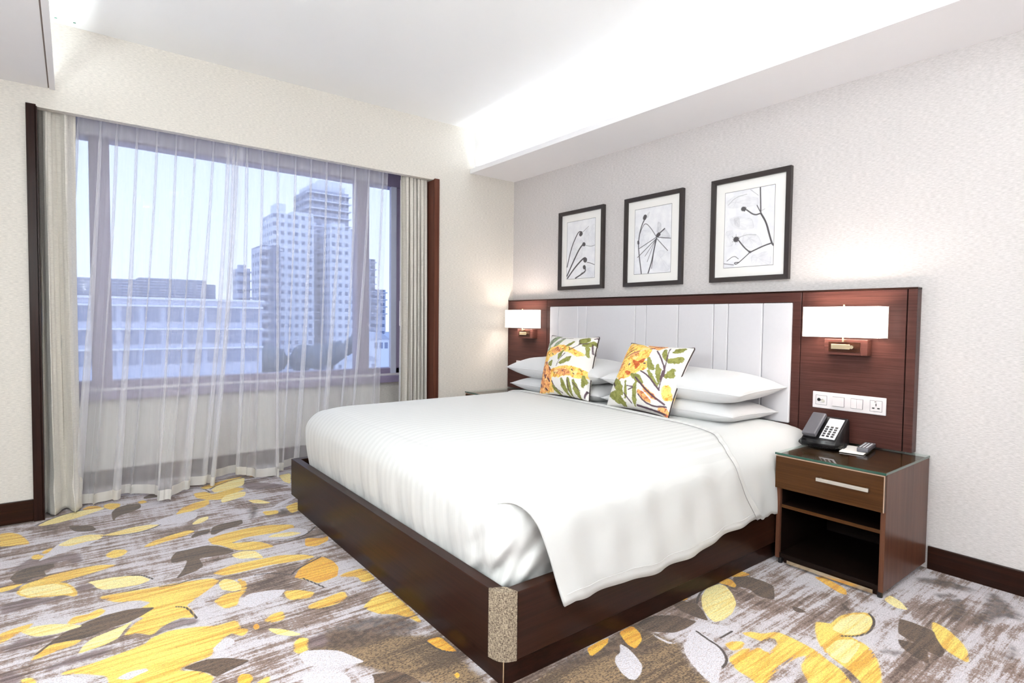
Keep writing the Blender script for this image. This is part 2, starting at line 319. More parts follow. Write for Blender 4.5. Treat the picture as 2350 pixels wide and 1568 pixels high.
CARPET = '''
P -3.492,-0.119 -3.428,-0.015 -3.347,0.038 -3.262,0.055 -3.175,0.045 -3.182,0.01 -3.235,-0.03 -3.319,-0.093 -3.399,-0.13 -3.466,-0.138
Y -3.173,0.098 -3.143,0.113 -3.096,0.071 -3.106,-0.005 -3.143,-0.031 -3.175,0.045
Y -2.999,0.043 -2.972,0.067 -2.958,0.014 -2.984,-0.002
O -3.285,0.084 -3.255,0.13 -3.203,0.092 -3.187,0.04 -3.234,0.047 -3.279,0.054
D -3.146,-0.094 -3.118,-0.009 -3.056,0.028 -2.991,-0.005 -2.994,-0.086 -3.038,-0.147 -3.092,-0.171 -3.128,-0.207 -3.146,-0.29 -3.148,-0.193
D -3.351,-0.221 -3.294,-0.252 -3.247,-0.29 -3.228,-0.367 -3.239,-0.397 -3.285,-0.379 -3.326,-0.343 -3.343,-0.282
P -3.211,-0.506 -3.142,-0.482 -3.06,-0.455 -2.988,-0.462 -2.935,-0.497 -2.983,-0.533 -3.04,-0.557 -3.12,-0.551 -3.171,-0.535
W -3.469,-0.729 -3.437,-0.643 -3.393,-0.511 -3.336,-0.455 -3.266,-0.445 -3.205,-0.479 -3.212,-0.545 -3.249,-0.597 -3.298,-0.637 -3.364,-0.661 -3.418,-0.691
P -3.398,-0.536 -3.336,-0.455 -3.266,-0.445 -3.195,-0.496 -3.218,-0.561 -3.277,-0.557 -3.345,-0.584
Y -3.646,-0.158 -3.607,-0.165 -3.565,-0.227 -3.537,-0.319 -3.513,-0.423 -3.537,-0.416 -3.583,-0.401 -3.63,-0.376
Y -3.452,-0.597 -3.416,-0.55 -3.428,-0.614 -3.446,-0.627
Y -3.49,-0.638 -3.478,-0.613 -3.445,-0.671 -3.462,-0.693 -3.484,-0.676
M -3.575,-0.784 -3.541,-0.732 -3.499,-0.649 -3.435,-0.713 -3.391,-0.694 -3.345,-0.693 -3.299,-0.744 -3.291,-0.851 -3.327,-0.857 -3.349,-0.792 -3.398,-0.789 -3.406,-0.847 -3.474,-0.828 -3.533,-0.8
D -3.56,-0.883 -3.544,-0.822 -3.497,-0.78 -3.406,-0.799 -3.401,-0.851 -3.439,-0.869 -3.429,-0.937 -3.47,-0.936 -3.504,-0.967 -3.536,-0.958
Y -3.198,-0.818 -3.167,-0.778 -3.129,-0.797 -3.116,-0.833 -3.139,-0.879 -3.172,-0.888 -3.194,-0.855
Y -3.522,-1.075 -3.506,-1.007 -3.456,-0.975 -3.387,-0.938 -3.301,-0.94 -3.235,-0.949 -3.168,-0.995 -3.223,-1.013 -3.281,-1.031 -3.344,-1.043 -3.389,-1.059 -3.36,-1.087 -3.336,-1.146 -3.322,-1.223 -3.324,-1.259 -3.359,-1.214 -3.422,-1.194 -3.48,-1.157 -3.508,-1.111
P -3.518,-1.078 -3.501,-1.038 -3.453,-1.046 -3.393,-1.063 -3.344,-1.14 -3.328,-1.218 -3.359,-1.208 -3.422,-1.187 -3.48,-1.15
Y -3.585,-0.976 -3.547,-0.963 -3.511,-0.983 -3.544,-1.019 -3.581,-1.025
P -3.282,-1.131 -3.249,-1.134 -3.193,-1.139 -3.133,-1.162 -3.082,-1.199 -3.052,-1.272 -3.098,-1.294 -3.162,-1.281 -3.224,-1.263 -3.251,-1.222 -3.262,-1.173
S0.005 -3.12,-1.164 -3.081,-1.19 -3.05,-1.252 -3.043,-1.271
S0.005 -3.211,-0.51 -3.146,-0.553 -3.069,-0.578 -2.99,-0.55 -2.935,-0.501
S0.005 -3.502,-0.112 -3.428,-0.015 -3.347,0.046 -3.268,0.066 -3.198,0.075
M -3.324,-1.182 -3.303,-1.143 -3.27,-1.154 -3.263,-1.213 -3.304,-1.216
M -3.57,-1.175 -3.498,-1.168 -3.367,-1.228 -3.359,-1.259 -3.457,-1.259 -3.562,-1.284
P -3.492,-1.477 -3.449,-1.463 -3.396,-1.482 -3.343,-1.521 -3.3,-1.568 -3.343,-1.573 -3.384,-1.577 -3.438,-1.561 -3.466,-1.525
D -3.448,-1.712 -3.409,-1.648 -3.357,-1.582 -3.289,-1.54 -3.233,-1.522 -3.164,-1.522 -3.11,-1.539 -3.064,-1.568 -3.116,-1.614 -3.164,-1.644 -3.238,-1.651 -3.292,-1.68 -3.356,-1.66 -3.396,-1.649 -3.427,-1.698
P -3.32,-1.786 -3.302,-1.728 -3.274,-1.692 -3.239,-1.68 -3.184,-1.66 -3.145,-1.637 -3.178,-1.695 -3.199,-1.748 -3.242,-1.772 -3.283,-1.778
Y -3.347,-1.508 -3.329,-1.468 -3.284,-1.478 -3.246,-1.45 -3.232,-1.484 -3.259,-1.519 -3.307,-1.527 -3.336,-1.527
Y -3.549,-1.459 -3.507,-1.44 -3.457,-1.431 -3.475,-1.474 -3.513,-1.505 -3.543,-1.539
Y -3.418,-1.664 -3.369,-1.659 -3.312,-1.683 -3.329,-1.703 -3.382,-1.714 -3.429,-1.731 -3.444,-1.736
M -3.525,-1.78 -3.497,-1.77 -3.467,-1.823 -3.469,-1.889 -3.52,-1.851
W -3.437,-1.913 -3.396,-1.899 -3.354,-1.908 -3.312,-1.955 -3.288,-2.024
Y -3.465,-1.855 -3.445,-1.863 -3.432,-1.895 -3.436,-1.921 -3.452,-1.902
M -3.539,-1.597 -3.495,-1.547 -3.428,-1.568 -3.384,-1.582 -3.403,-1.615 -3.459,-1.611 -3.505,-1.63
M -3.411,-1.818 -3.342,-1.795 -3.277,-1.792 -3.209,-1.797 -3.245,-1.85 -3.31,-1.844 -3.373,-1.838 -3.404,-1.847
Y -3.245,-1.33 -3.181,-1.34 -3.056,-1.366 -2.947,-1.385 -2.835,-1.417 -2.81,-1.464 -2.863,-1.522 -2.931,-1.588 -2.966,-1.623 -2.951,-1.692 -2.951,-1.748 -2.991,-1.718 -3.032,-1.731 -3.07,-1.755 -3.097,-1.795 -3.14,-1.743 -3.18,-1.743 -3.142,-1.67 -3.101,-1.636 -3.155,-1.585 -3.113,-1.548 -3.069,-1.51 -3.11,-1.455 -3.185,-1.424
Y -3.369,-1.889 -3.275,-1.887 -3.174,-1.868 -3.12,-1.854 -3.099,-1.823 -3.041,-1.807 -2.956,-1.839 -2.894,-1.875 -2.824,-1.875 -2.828,-1.935 -2.804,-1.973 -2.827,-2.005 -2.857,-1.954 -2.893,-1.976 -2.927,-2.016 -2.948,-2.072 -2.986,-2.078 -3.037,-2.089 -3.06,-2.104 -2.997,-2.151 -2.966,-2.213 -2.986,-2.25 -3.234,-2.065 -3.24,-1.993 -3.307,-1.927
W -3.223,-2.029 -3.184,-2.012 -3.138,-2.022 -3.13,-2.044 -3.164,-2.05 -3.187,-2.063
M -3.061,-1.504 -3.032,-1.507 -3.022,-1.569 -3.037,-1.628 -3.05,-1.56
Y -2.859,-1.653 -2.807,-1.616 -2.736,-1.635 -2.774,-1.679 -2.797,-1.747 -2.833,-1.75 -2.853,-1.694
Y -2.734,-1.492 -2.717,-1.548 -2.732,-1.618 -2.751,-1.618
P -2.813,-1.477 -2.785,-1.455 -2.753,-1.492 -2.739,-1.559 -2.745,-1.609 -2.778,-1.611 -2.815,-1.564 -2.818,-1.521
D -2.948,-1.053 -2.919,-0.986 -2.868,-0.988 -2.787,-0.982 -2.734,-1.021 -2.698,-1.094 -2.678,-1.154 -2.719,-1.169 -2.78,-1.159 -2.838,-1.133 -2.836,-1.25 -2.871,-1.287 -2.923,-1.309 -2.962,-1.324 -2.924,-1.248 -2.899,-1.172 -2.888,-1.13 -2.923,-1.13 -2.956,-1.122
P -2.7,-1.182 -2.643,-1.171 -2.596,-1.205 -2.583,-1.268 -2.582,-1.329 -2.626,-1.288 -2.675,-1.269 -2.698,-1.227
Y -2.815,-1.358 -2.718,-1.321 -2.615,-1.331 -2.507,-1.341 -2.412,-1.402 -2.372,-1.458 -2.482,-1.445 -2.583,-1.419 -2.688,-1.421 -2.777,-1.416
Y -2.756,-0.898 -2.707,-0.873 -2.56,-0.851 -2.441,-0.871 -2.331,-0.94 -2.34,-1.012 -2.474,-1 -2.589,-0.979 -2.685,-1.028 -2.555,-1.084 -2.498,-1.203 -2.582,-1.197 -2.668,-1.134 -2.713,-1.027 -2.749,-0.982
W -2.528,-1.044 -2.449,-1.019 -2.345,-0.986 -2.282,-1.054 -2.299,-1.128 -2.404,-1.144 -2.499,-1.095
P -2.5,-1.054 -2.451,-1.028 -2.363,-1.049 -2.322,-1.101 -2.394,-1.111
D -2.734,-0.832 -2.709,-0.721 -2.661,-0.688 -2.586,-0.684 -2.541,-0.681 -2.552,-0.756 -2.607,-0.784 -2.671,-0.804 -2.714,-0.847
D -2.826,-0.807 -2.794,-0.746 -2.752,-0.734 -2.719,-0.747 -2.741,-0.806 -2.788,-0.814 -2.823,-0.829
P -2.787,-0.585 -2.74,-0.513 -2.689,-0.501 -2.698,-0.555 -2.743,-0.606 -2.785,-0.61
Y -3.039,-0.817 -2.998,-0.761 -2.914,-0.722 -2.826,-0.691 -2.796,-0.723 -2.866,-0.778 -2.949,-0.797 -3.004,-0.824
Y -2.833,-0.346 -2.783,-0.251 -2.704,-0.197 -2.636,-0.189 -2.649,-0.265 -2.719,-0.297 -2.791,-0.351 -2.829,-0.362
S0.005 -3.03,-1.372 -2.97,-1.389 -2.899,-1.371 -2.853,-1.382 -2.822,-1.398
S0.005 -2.665,-1.498 -2.607,-1.511 -2.546,-1.572 -2.528,-1.6 -2.504,-1.557 -2.431,-1.515 -2.349,-1.475
S0.005 -2.478,-1.15 -2.401,-1.177 -2.331,-1.147 -2.277,-1.101 -2.232,-1.045
S0.005 -2.498,-1.658 -2.469,-1.744 -2.449,-1.807
S0.005 -2.998,-1.611 -2.964,-1.641 -2.952,-1.702 -2.945,-1.763
M -3.096,-1.786 -3.053,-1.737 -2.992,-1.728 -2.945,-1.763 -2.949,-1.814 -3.001,-1.796 -3.059,-1.794 -3.091,-1.819
Y -2.6,-1.743 -2.552,-1.765 -2.502,-1.828 -2.532,-1.858 -2.598,-1.834 -2.607,-1.802
Y -2.733,-1.942 -2.698,-1.913 -2.662,-1.911 -2.664,-1.95 -2.675,-1.974 -2.713,-1.968
O -2.778,-1.951 -2.765,-1.945 -2.76,-1.965 -2.765,-1.987 -2.779,-1.992 -2.784,-1.973
P -2.744,-2.003 -2.702,-2.039 -2.671,-2.082 -2.647,-2.13 -2.682,-2.118 -2.721,-2.075 -2.734,-2.045
Y -2.685,-2.169 -2.662,-2.148 -2.643,-2.171 -2.664,-2.222 -2.665,-2.239 -2.695,-2.243 -2.701,-2.221
D -3.038,-2.097 -3.005,-2.088 -2.959,-2.09 -2.902,-2.123 -2.841,-2.186 -2.881,-2.198 -2.923,-2.207 -2.957,-2.22 -2.974,-2.176 -3.012,-2.132
W -2.934,-2.03 -2.906,-2.004 -2.878,-1.978 -2.86,-2.01 -2.864,-2.045 -2.908,-2.057 -2.935,-2.056
W -2.777,-1.714 -2.731,-1.672 -2.654,-1.69 -2.59,-1.724 -2.628,-1.774 -2.704,-1.792 -2.752,-1.804 -2.789,-1.753
O -2.903,-2.268 -2.888,-2.248 -2.863,-2.267 -2.86,-2.3 -2.884,-2.327 -2.908,-2.309
Y -2.85,-2.33 -2.817,-2.317 -2.833,-2.365 -2.862,-2.351
M -2.691,-2.077 -2.651,-2.156 -2.571,-2.177 -2.6,-2.26 -2.656,-2.236 -2.703,-2.255 -2.654,-2.292 -2.613,-2.295 -2.638,-2.363
W -2.703,-2.306 -2.674,-2.352 -2.617,-2.419 -2.591,-2.455 -2.647,-2.389
O -2.529,-1.636 -2.49,-1.567 -2.441,-1.516 -2.396,-1.483 -2.342,-1.476 -2.318,-1.557 -2.322,-1.644 -2.358,-1.725 -2.414,-1.742 -2.457,-1.746 -2.473,-1.699 -2.5,-1.65
Y -2.514,-1.647 -2.463,-1.587 -2.415,-1.606 -2.362,-1.661 -2.358,-1.725 -2.414,-1.742 -2.457,-1.746 -2.473,-1.699
M -2.419,-1.619 -2.397,-1.651 -2.41,-1.701 -2.429,-1.68
Y -2.554,-1.928 -2.494,-1.911 -2.396,-1.893 -2.407,-1.962 -2.469,-1.978 -2.538,-1.968 -2.56,-1.947
W -2.702,-2.255 -2.673,-2.242 -2.621,-2.272 -2.573,-2.316 -2.547,-2.38 -2.526,-2.433 -2.572,-2.42 -2.623,-2.394 -2.671,-2.358 -2.7,-2.325
W -2.714,-2.37 -2.645,-2.398 -2.612,-2.439 -2.604,-2.491 -2.618,-2.533 -2.738,-2.443 -2.728,-2.376
D -2.54,-2.512 -2.501,-2.529 -2.459,-2.549 -2.435,-2.602 -2.425,-2.648 -2.433,-2.671 -2.557,-2.579 -2.54,-2.531
B -2.662,-2.205 -2.604,-2.162 -2.507,-2.142 -2.394,-2.161 -2.293,-2.214 -2.251,-2.332 -2.323,-2.371 -2.404,-2.34 -2.54,-2.341 -2.618,-2.265
Y -2.376,-2.071 -2.308,-2.023 -2.237,-2.011 -2.234,-2.128 -2.233,-2.2 -2.247,-2.324 -2.263,-2.258 -2.296,-2.2 -2.345,-2.163 -2.368,-2.112
O -2.292,-2.442 -2.237,-2.45 -2.235,-2.577 -2.273,-2.544 -2.29,-2.49
S0.005 -2.296,-2.449 -2.291,-2.499 -2.275,-2.547 -2.233,-2.583
Y -2.319,-1.724 -2.233,-1.725 -2.234,-1.86 -2.291,-1.861 -2.285,-1.794 -2.354,-1.743
O -2.335,-1.185 -2.259,-1.24 -2.222,-1.226 -2.245,-1.291 -2.322,-1.332 -2.37,-1.296
O -2.319,-2.681 -2.3,-2.672 -2.301,-2.695 -2.32,-2.704
T -2.664,-2.212 -2.519,-2.175 -2.358,-2.345 -2.238,-2.443 -2.244,-2.614 -2.251,-2.8 -2.433,-2.664 -2.545,-2.457 -2.676,-2.249
T -2.183,-2.866 -2.02,-2.848 -1.839,-2.858 -1.673,-2.845 -1.571,-2.842 -1.574,-2.899 -1.534,-3.023 -1.571,-3.058 -1.631,-3.138 -1.661,-3.264
B -2.049,-2.841 -1.876,-2.839 -1.823,-2.871 -1.708,-2.848 -1.656,-2.858 -1.68,-2.933 -1.585,-2.985 -1.659,-2.992 -1.714,-2.986 -1.8,-2.93 -1.888,-2.906 -2.025,-2.882
W -1.725,-2.89 -1.723,-2.927 -1.741,-2.983 -1.765,-3.03 -1.804,-3.055 -1.847,-3.067 -1.861,-3.05 -1.854,-3.01 -1.828,-2.959 -1.801,-2.937 -1.766,-2.93
O -1.67,-2.837 -1.591,-2.836 -1.605,-2.886 -1.64,-2.926 -1.706,-2.949 -1.707,-2.913 -1.692,-2.878
O -1.848,-2.839 -1.765,-2.833 -1.73,-2.84 -1.761,-2.863 -1.824,-2.878 -1.872,-2.885
D -1.571,-2.842 -1.502,-2.83 -1.441,-2.849 -1.389,-2.892 -1.371,-2.938 -1.353,-2.972 -1.442,-2.977 -1.5,-2.968 -1.546,-2.93 -1.582,-2.884
D -1.32,-2.819 -1.265,-2.83 -1.231,-2.885 -1.266,-2.94 -1.317,-2.999 -1.331,-2.957 -1.34,-2.884
P -1.173,-2.868 -1.085,-2.831 -0.996,-2.837 -0.982,-2.867 -1.026,-2.927 -1.093,-2.987 -1.185,-3.022 -1.262,-3.029 -1.306,-3.017 -1.29,-2.977 -1.245,-2.921
O -0.98,-2.815 -0.913,-2.807 -0.906,-2.855 -0.941,-2.898 -0.969,-2.904 -0.972,-2.861 -0.987,-2.837
O -0.863,-2.8 -0.785,-2.806 -0.779,-2.877 -0.836,-2.864 -0.887,-2.826
O -1.263,-2.826 -1.211,-2.821 -1.229,-2.839 -1.257,-2.836
D -0.874,-2.836 -0.809,-2.877 -0.798,-2.942 -0.805,-2.998 -0.863,-3.034 -0.933,-3.07 -0.959,-3.014 -0.926,-2.949 -0.943,-2.91 -0.988,-2.923 -0.987,-2.87 -0.96,-2.904
W -1.54,-3.037 -1.435,-3.012 -1.414,-3.038 -1.427,-3.094 -1.462,-3.157 -1.517,-3.191 -1.57,-3.207 -1.662,-3.256 -1.649,-3.193 -1.62,-3.13 -1.588,-3.08
W -1.576,-2.917 -1.568,-2.998 -1.528,-3.028 -1.421,-2.993 -1.342,-2.991 -1.293,-3.058 -1.305,-3.089 -1.382,-3.09 -1.4,-3.029 -1.481,-3.035 -1.58,-3.007 -1.584,-2.949
S0.005 -1.421,-3.013 -1.437,-3.077 -1.443,-3.127 -1.48,-3.177 -1.51,-3.196 -1.552,-3.204
S0.005 -0.978,-2.837 -1.066,-2.819 -1.166,-2.849 -1.231,-2.885
S0.005 -1.389,-3.094 -1.309,-3.096
Y -1.413,-3.132 -1.372,-3.139 -1.345,-3.164 -1.386,-3.178 -1.426,-3.166
Y -1.485,-3.19 -1.395,-3.189 -1.332,-3.218 -1.343,-3.237 -1.333,-3.261 -1.251,-3.252 -1.221,-3.228 -1.23,-3.203 -1.28,-3.203 -1.291,-3.129 -1.256,-3.145 -1.236,-3.179 -1.175,-3.205 -1.172,-3.255 -1.176,-3.299 -1.184,-3.355 -1.208,-3.396 -1.233,-3.458 -1.3,-3.527 -1.41,-3.444 -1.323,-3.368 -1.215,-3.349 -1.279,-3.327 -1.376,-3.32 -1.45,-3.327 -1.543,-3.345 -1.523,-3.295 -1.519,-3.244
Y -0.973,-3.265 -0.952,-3.29 -0.943,-3.308 -0.85,-3.303 -0.784,-3.319 -0.73,-3.354 -0.742,-3.383 -0.808,-3.408 -0.887,-3.419 -0.948,-3.403 -0.994,-3.369 -0.983,-3.396 -0.99,-3.438 -1.014,-3.473 -1.06,-3.507 -1.124,-3.54 -1.229,-3.58 -1.262,-3.556 -1.209,-3.484 -1.179,-3.418 -1.154,-3.369 -1.094,-3.323 -1.034,-3.29
P -0.978,-3.322 -0.869,-3.311 -0.793,-3.323 -0.744,-3.354 -0.756,-3.384 -0.811,-3.406 -0.886,-3.411 -0.94,-3.4 -0.985,-3.366
P -1.151,-3.371 -1.047,-3.367 -0.991,-3.4 -0.996,-3.433 -1.062,-3.446 -1.183,-3.456 -1.179,-3.418
S0.005 -1.002,-3.365 -0.954,-3.405 -0.892,-3.421 -0.814,-3.413 -0.757,-3.393 -0.726,-3.364
D -0.668,-3.454 -0.659,-3.498 -0.669,-3.572 -0.719,-3.593 -0.799,-3.642 -0.86,-3.648 -0.854,-3.609 -0.828,-3.567 -0.818,-3.528 -0.801,-3.493 -0.756,-3.477
D -0.848,-3.506 -0.836,-3.534 -0.828,-3.567 -0.853,-3.602 -0.944,-3.635 -0.935,-3.592 -0.911,-3.55 -0.886,-3.524
B -0.989,-3.5 -0.954,-3.518 -0.932,-3.556 -0.984,-3.538
Y -0.589,-3.549 -0.61,-3.595 -0.68,-3.659 -0.736,-3.689 -0.818,-3.712 -0.799,-3.668 -0.771,-3.627 -0.71,-3.59 -0.651,-3.565
P -0.535,-3.352 -0.47,-3.356 -0.505,-3.41 -0.56,-3.452 -0.58,-3.414 -0.556,-3.372
O -0.56,-3.067 -0.521,-3.096 -0.569,-3.212 -0.627,-3.24 -0.635,-3.216 -0.608,-3.157
D -0.926,-3.14 -0.914,-3.167 -0.925,-3.204 -0.955,-3.186 -0.956,-3.164
D -0.71,-3.246 -0.758,-3.305 -0.779,-3.3 -0.759,-3.275
B -0.324,-3.52 -0.251,-3.561 -0.364,-3.608 -0.533,-3.612 -0.481,-3.577
B -0.465,-3.631 -0.259,-3.64 -0.072,-3.618 -0.098,-3.662 -0.216,-3.74 -0.287,-3.753 -0.297,-3.713 -0.442,-3.68 -0.479,-3.653
B -0.649,-3.788 -0.535,-3.785 -0.644,-3.809 -0.696,-3.804
B -0.171,-3.368 -0.095,-3.439 -0.093,-3.564 -0.154,-3.558 -0.178,-3.461 -0.222,-3.387
B -0.298,-3.477 -0.228,-3.516 -0.271,-3.535 -0.319,-3.499
P -2.576,0.062 -2.533,0.135 -2.376,0.247 -2.319,0.245 -2.369,0.054 -2.467,0 -2.569,-0.027
Y -2.683,0.038 -2.617,0.04 -2.59,-0.061 -2.424,0.022 -2.383,-0.042 -2.536,-0.164 -2.572,-0.2 -2.635,-0.155 -2.685,-0.072
P -2.568,-0.218 -2.531,-0.136 -2.432,-0.092 -2.393,-0.12 -2.421,-0.214 -2.496,-0.255 -2.573,-0.283
Y -2.626,0.166 -2.454,0.263 -2.326,0.29 -2.376,0.247 -2.533,0.135 -2.6,0.096
S0.005 -2.58,0.082 -2.53,0.151 -2.419,0.238 -2.297,0.269
S0.005 -2.792,0.303 -2.699,0.177 -2.61,0.127 -2.593,0.006
O -2.289,0.264 -2.225,0.32 -2.17,0.261 -2.231,0.223
D -2.214,0.292 -2.117,0.264 -2.062,0.268 -2.149,0.144 -2.217,0.212
P -2.099,0.169 -2.005,0.185 -2.092,-0.107 -2.116,-0.016
M -2.383,0.028 -2.324,0.114 -2.192,-0.017 -2.112,-0.148 -2.224,-0.138 -2.316,-0.125 -2.366,-0.072
P -2.43,-0.318 -2.364,-0.35 -2.317,-0.459 -2.361,-0.457 -2.413,-0.405
Y -2.832,-0.354 -2.792,-0.247 -2.716,-0.186 -2.629,-0.159 -2.663,-0.283 -2.737,-0.328 -2.808,-0.37
B -2.461,-0.486 -2.407,-0.496 -2.474,-0.69 -2.496,-0.699
B -2.316,-0.618 -2.258,-0.646 -2.294,-0.743 -2.335,-0.739
Y -2.406,-0.608 -2.328,-0.637 -2.344,-0.693 -2.405,-0.688
Y -2.266,-0.598 -2.176,-0.546 -2.226,-0.71 -2.27,-0.733
W -2.358,-0.588 -2.283,-0.499 -2.177,-0.422 -2.151,-0.44 -2.259,-0.545
D -2.962,0.142 -2.909,0.2 -2.848,0.124 -2.886,0.088 -2.966,0.098
W -2.995,-0.459 -2.903,-0.379 -2.772,-0.343 -2.725,-0.377 -2.749,-0.491 -2.813,-0.544 -2.918,-0.515
'''
CUSH1 = '''
Y 0.052,0.609 0.191,0.708 0.374,0.775 0.568,0.765 0.766,0.697 0.917,0.645 0.819,0.612 0.625,0.677 0.441,0.655 0.341,0.591 0.230,0.555 0.190,0.400 0.291,0.317 0.471,0.375 0.648,0.416 0.965,0.409 0.985,0.315 0.856,0.276 0.677,0.289 0.506,0.232 0.352,0.234 0.384,0.034 0.028,0.010 0.024,0.175 0.048,0.391
O 0.040,0.422 0.166,0.490 0.330,0.320 0.336,0.144 0.246,0.034 0.024,0.025 0.024,0.175
O 0.243,0.663 0.381,0.745 0.510,0.688 0.372,0.622
O 0.387,0.325 0.657,0.373 0.761,0.310 0.535,0.264
P14 0.081,0.120 0.101,0.085
P13 0.189,0.250 0.209,0.214
P9 0.089,0.317 0.107,0.288
P11 0.200,0.058 0.225,0.039
P11 0.283,0.198 0.313,0.157
P10 0.161,0.353 0.179,0.324
P10 0.194,0.461 0.182,0.430
P9 0.286,0.377 0.317,0.334
P8 0.073,0.225 0.101,0.197
P8 0.370,0.162 0.390,0.121
P5 0.385,0.729 0.410,0.707
P5 0.413,0.297 0.438,0.277
P6 0.763,0.381 0.784,0.368
P5 0.898,0.405 0.918,0.392
P5 0.198,0.600 0.222,0.585
P5 0.294,0.619 0.321,0.590
P5 0.503,0.718 0.525,0.704
P5 0.630,0.737 0.653,0.715
P5 0.793,0.327 0.813,0.315
P5 0.592,0.340 0.613,0.327
P6 0.074,0.485 0.087,0.517
G 0.754,0.918 0.887,0.963 0.919,0.890 0.794,0.815
G 0.832,0.801 0.970,0.891 1.010,0.863 0.921,0.796
G 0.549,0.764 0.673,0.872 0.638,0.782
G 0.905,0.788 0.945,0.761 0.957,0.619
G 0.456,0.596 0.548,0.689 0.500,0.568 0.458,0.507
G 0.487,0.464 0.717,0.593 0.679,0.519 0.530,0.444
G 0.582,0.225 0.647,0.104 0.667,-0.019 0.576,0.096
G 0.704,0.249 0.743,0.155 0.725,0.001 0.685,0.094
G 0.794,0.243 0.874,0.113 0.878,-0.021 0.796,0.078
G 0.366,0.104 0.433,0.067 0.487,0.002 0.402,0.036
G 0.241,0.434 0.324,0.499 0.311,0.393
G 0.930,0.255 0.946,0.339 0.979,0.259 0.933,0.160
g 0.080,0.736 0.204,0.976 0.321,0.992 0.207,0.802
g 0.263,0.741 0.446,0.961 0.370,0.790
g 0.097,0.674 0.183,0.739 0.175,0.692
P4 0.167,0.960 0.191,0.786
P3 0.076,0.831 0.216,0.928
P3 0.288,0.804 0.411,0.946
P3 0.336,0.929 0.583,0.947
P3 0.591,0.992 0.705,0.977
P4 0.640,0.693 0.750,0.770 0.809,0.830
P4 0.445,0.402 0.477,0.508 0.580,0.631
P7 0.959,0.949 1.004,0.978 1.010,0.863
P5 0.748,0.903 0.794,0.815 0.910,0.846
P8 0.990,0.125 0.944,0.027
P5 0.695,0.053 0.696,0.206
P5 0.970,0.847 0.990,0.705
P4 0.370,0.162 0.433,0.067 0.538,0.022
P5 0.789,0.187 0.894,0.102
'''
CUSH2 = '''
Y -0.002,0.895 0.069,0.991 0.249,0.978 0.416,0.907 0.544,0.850 0.566,0.727 0.505,0.663 0.591,0.633 0.616,0.539 0.471,0.462 0.343,0.371 0.189,0.361 0.032,0.454 0.072,0.548 -0.013,0.625 0.027,0.719 -0.027,0.803
O -0.011,0.730 0.058,0.797 0.135,0.732 0.081,0.637 -0.013,0.625
O 0.250,0.760 0.359,0.830 0.350,0.743 0.244,0.701
O 0.044,0.573 0.154,0.617 0.167,0.517 0.057,0.472
P4 0.148,0.704 0.169,0.765 0.235,0.831
P4 0.160,0.750 0.259,0.848
P4 0.160,0.676 0.250,0.760 0.365,0.816
P4 0.150,0.807 0.180,0.884
P3 0.068,0.665 0.012,0.717
R 0.348,0.642 0.471,0.602 0.463,0.517 0.406,0.579
R 0.446,0.627 0.522,0.693 0.522,0.623
R 0.287,0.462 0.386,0.449 0.354,0.416
P9 0.548,0.613 0.567,0.613
P9 0.304,0.565 0.313,0.581
P6 0.012,0.443 0.031,0.439
O 0.373,0.975 0.516,0.988 0.703,0.950 0.648,0.875 0.527,0.891
P4 0.439,0.924 0.502,0.951
P4 0.544,0.920 0.618,0.949
P6 0.505,0.874 0.555,0.893
P4 0.588,0.953 0.662,0.946
G 0.750,0.627 0.820,0.542 0.864,0.348 0.787,0.470
G 0.711,0.896 0.788,0.809 0.847,0.694 0.758,0.778
G 0.842,0.707 0.973,0.817 0.957,0.722 0.868,0.677
G 0.566,0.727 0.665,0.629 0.747,0.531 0.637,0.556
G 0.017,0.378 0.186,0.331 0.308,0.237 0.347,0.117 0.169,0.227
G 0.041,0.147 0.244,0.169 0.393,0.014 0.218,0.050
G 0.392,0.436 0.550,0.418 0.654,0.312 0.528,0.331
G 0.525,0.027 0.508,0.272 0.533,0.318 0.566,0.104
G 0.890,0.486 0.942,0.627 0.963,0.524 0.911,0.469
G -0.013,0.225 0.009,0.288 0.077,0.284 0.037,0.227
G 0.654,0.517 0.739,0.449 0.867,0.309 0.723,0.419
G 0.393,0.084 0.375,0.193 0.346,0.329 0.401,0.169
G 0.851,0.924 0.943,0.961 0.917,0.891 0.843,0.842
P7 0.632,0.846 0.742,0.749 0.862,0.589 0.877,0.484
P5 0.772,0.916 0.842,0.707 0.865,0.549 0.872,0.296
P8 0.550,0.488 0.686,0.440 0.877,0.284
P10 0.505,0.383 0.694,0.251 0.822,0.181 0.950,0.139
P7 0.599,0.165 0.691,0.088 0.843,0.065 0.972,0.118
P6 0.395,0.253 0.519,0.247 0.432,0.203
P9 0.022,0.349 0.163,0.241
P8 0.567,0.035 0.788,0.027 0.969,0.026
P6 0.364,0.148 0.486,0.046
P9 0.859,0.428 0.852,0.547
O 0.577,0.216 0.675,0.193 0.796,0.109 0.680,0.113
Y 0.905,0.316 0.956,0.391 0.990,0.239 0.942,0.191
O 0.879,0.046 0.977,0.106 0.998,0.006
O 0.627,0.307 0.744,0.233 0.884,0.166 0.802,0.163 0.686,0.236
Y 0.132,0.308 0.204,0.363 0.205,0.291
'''
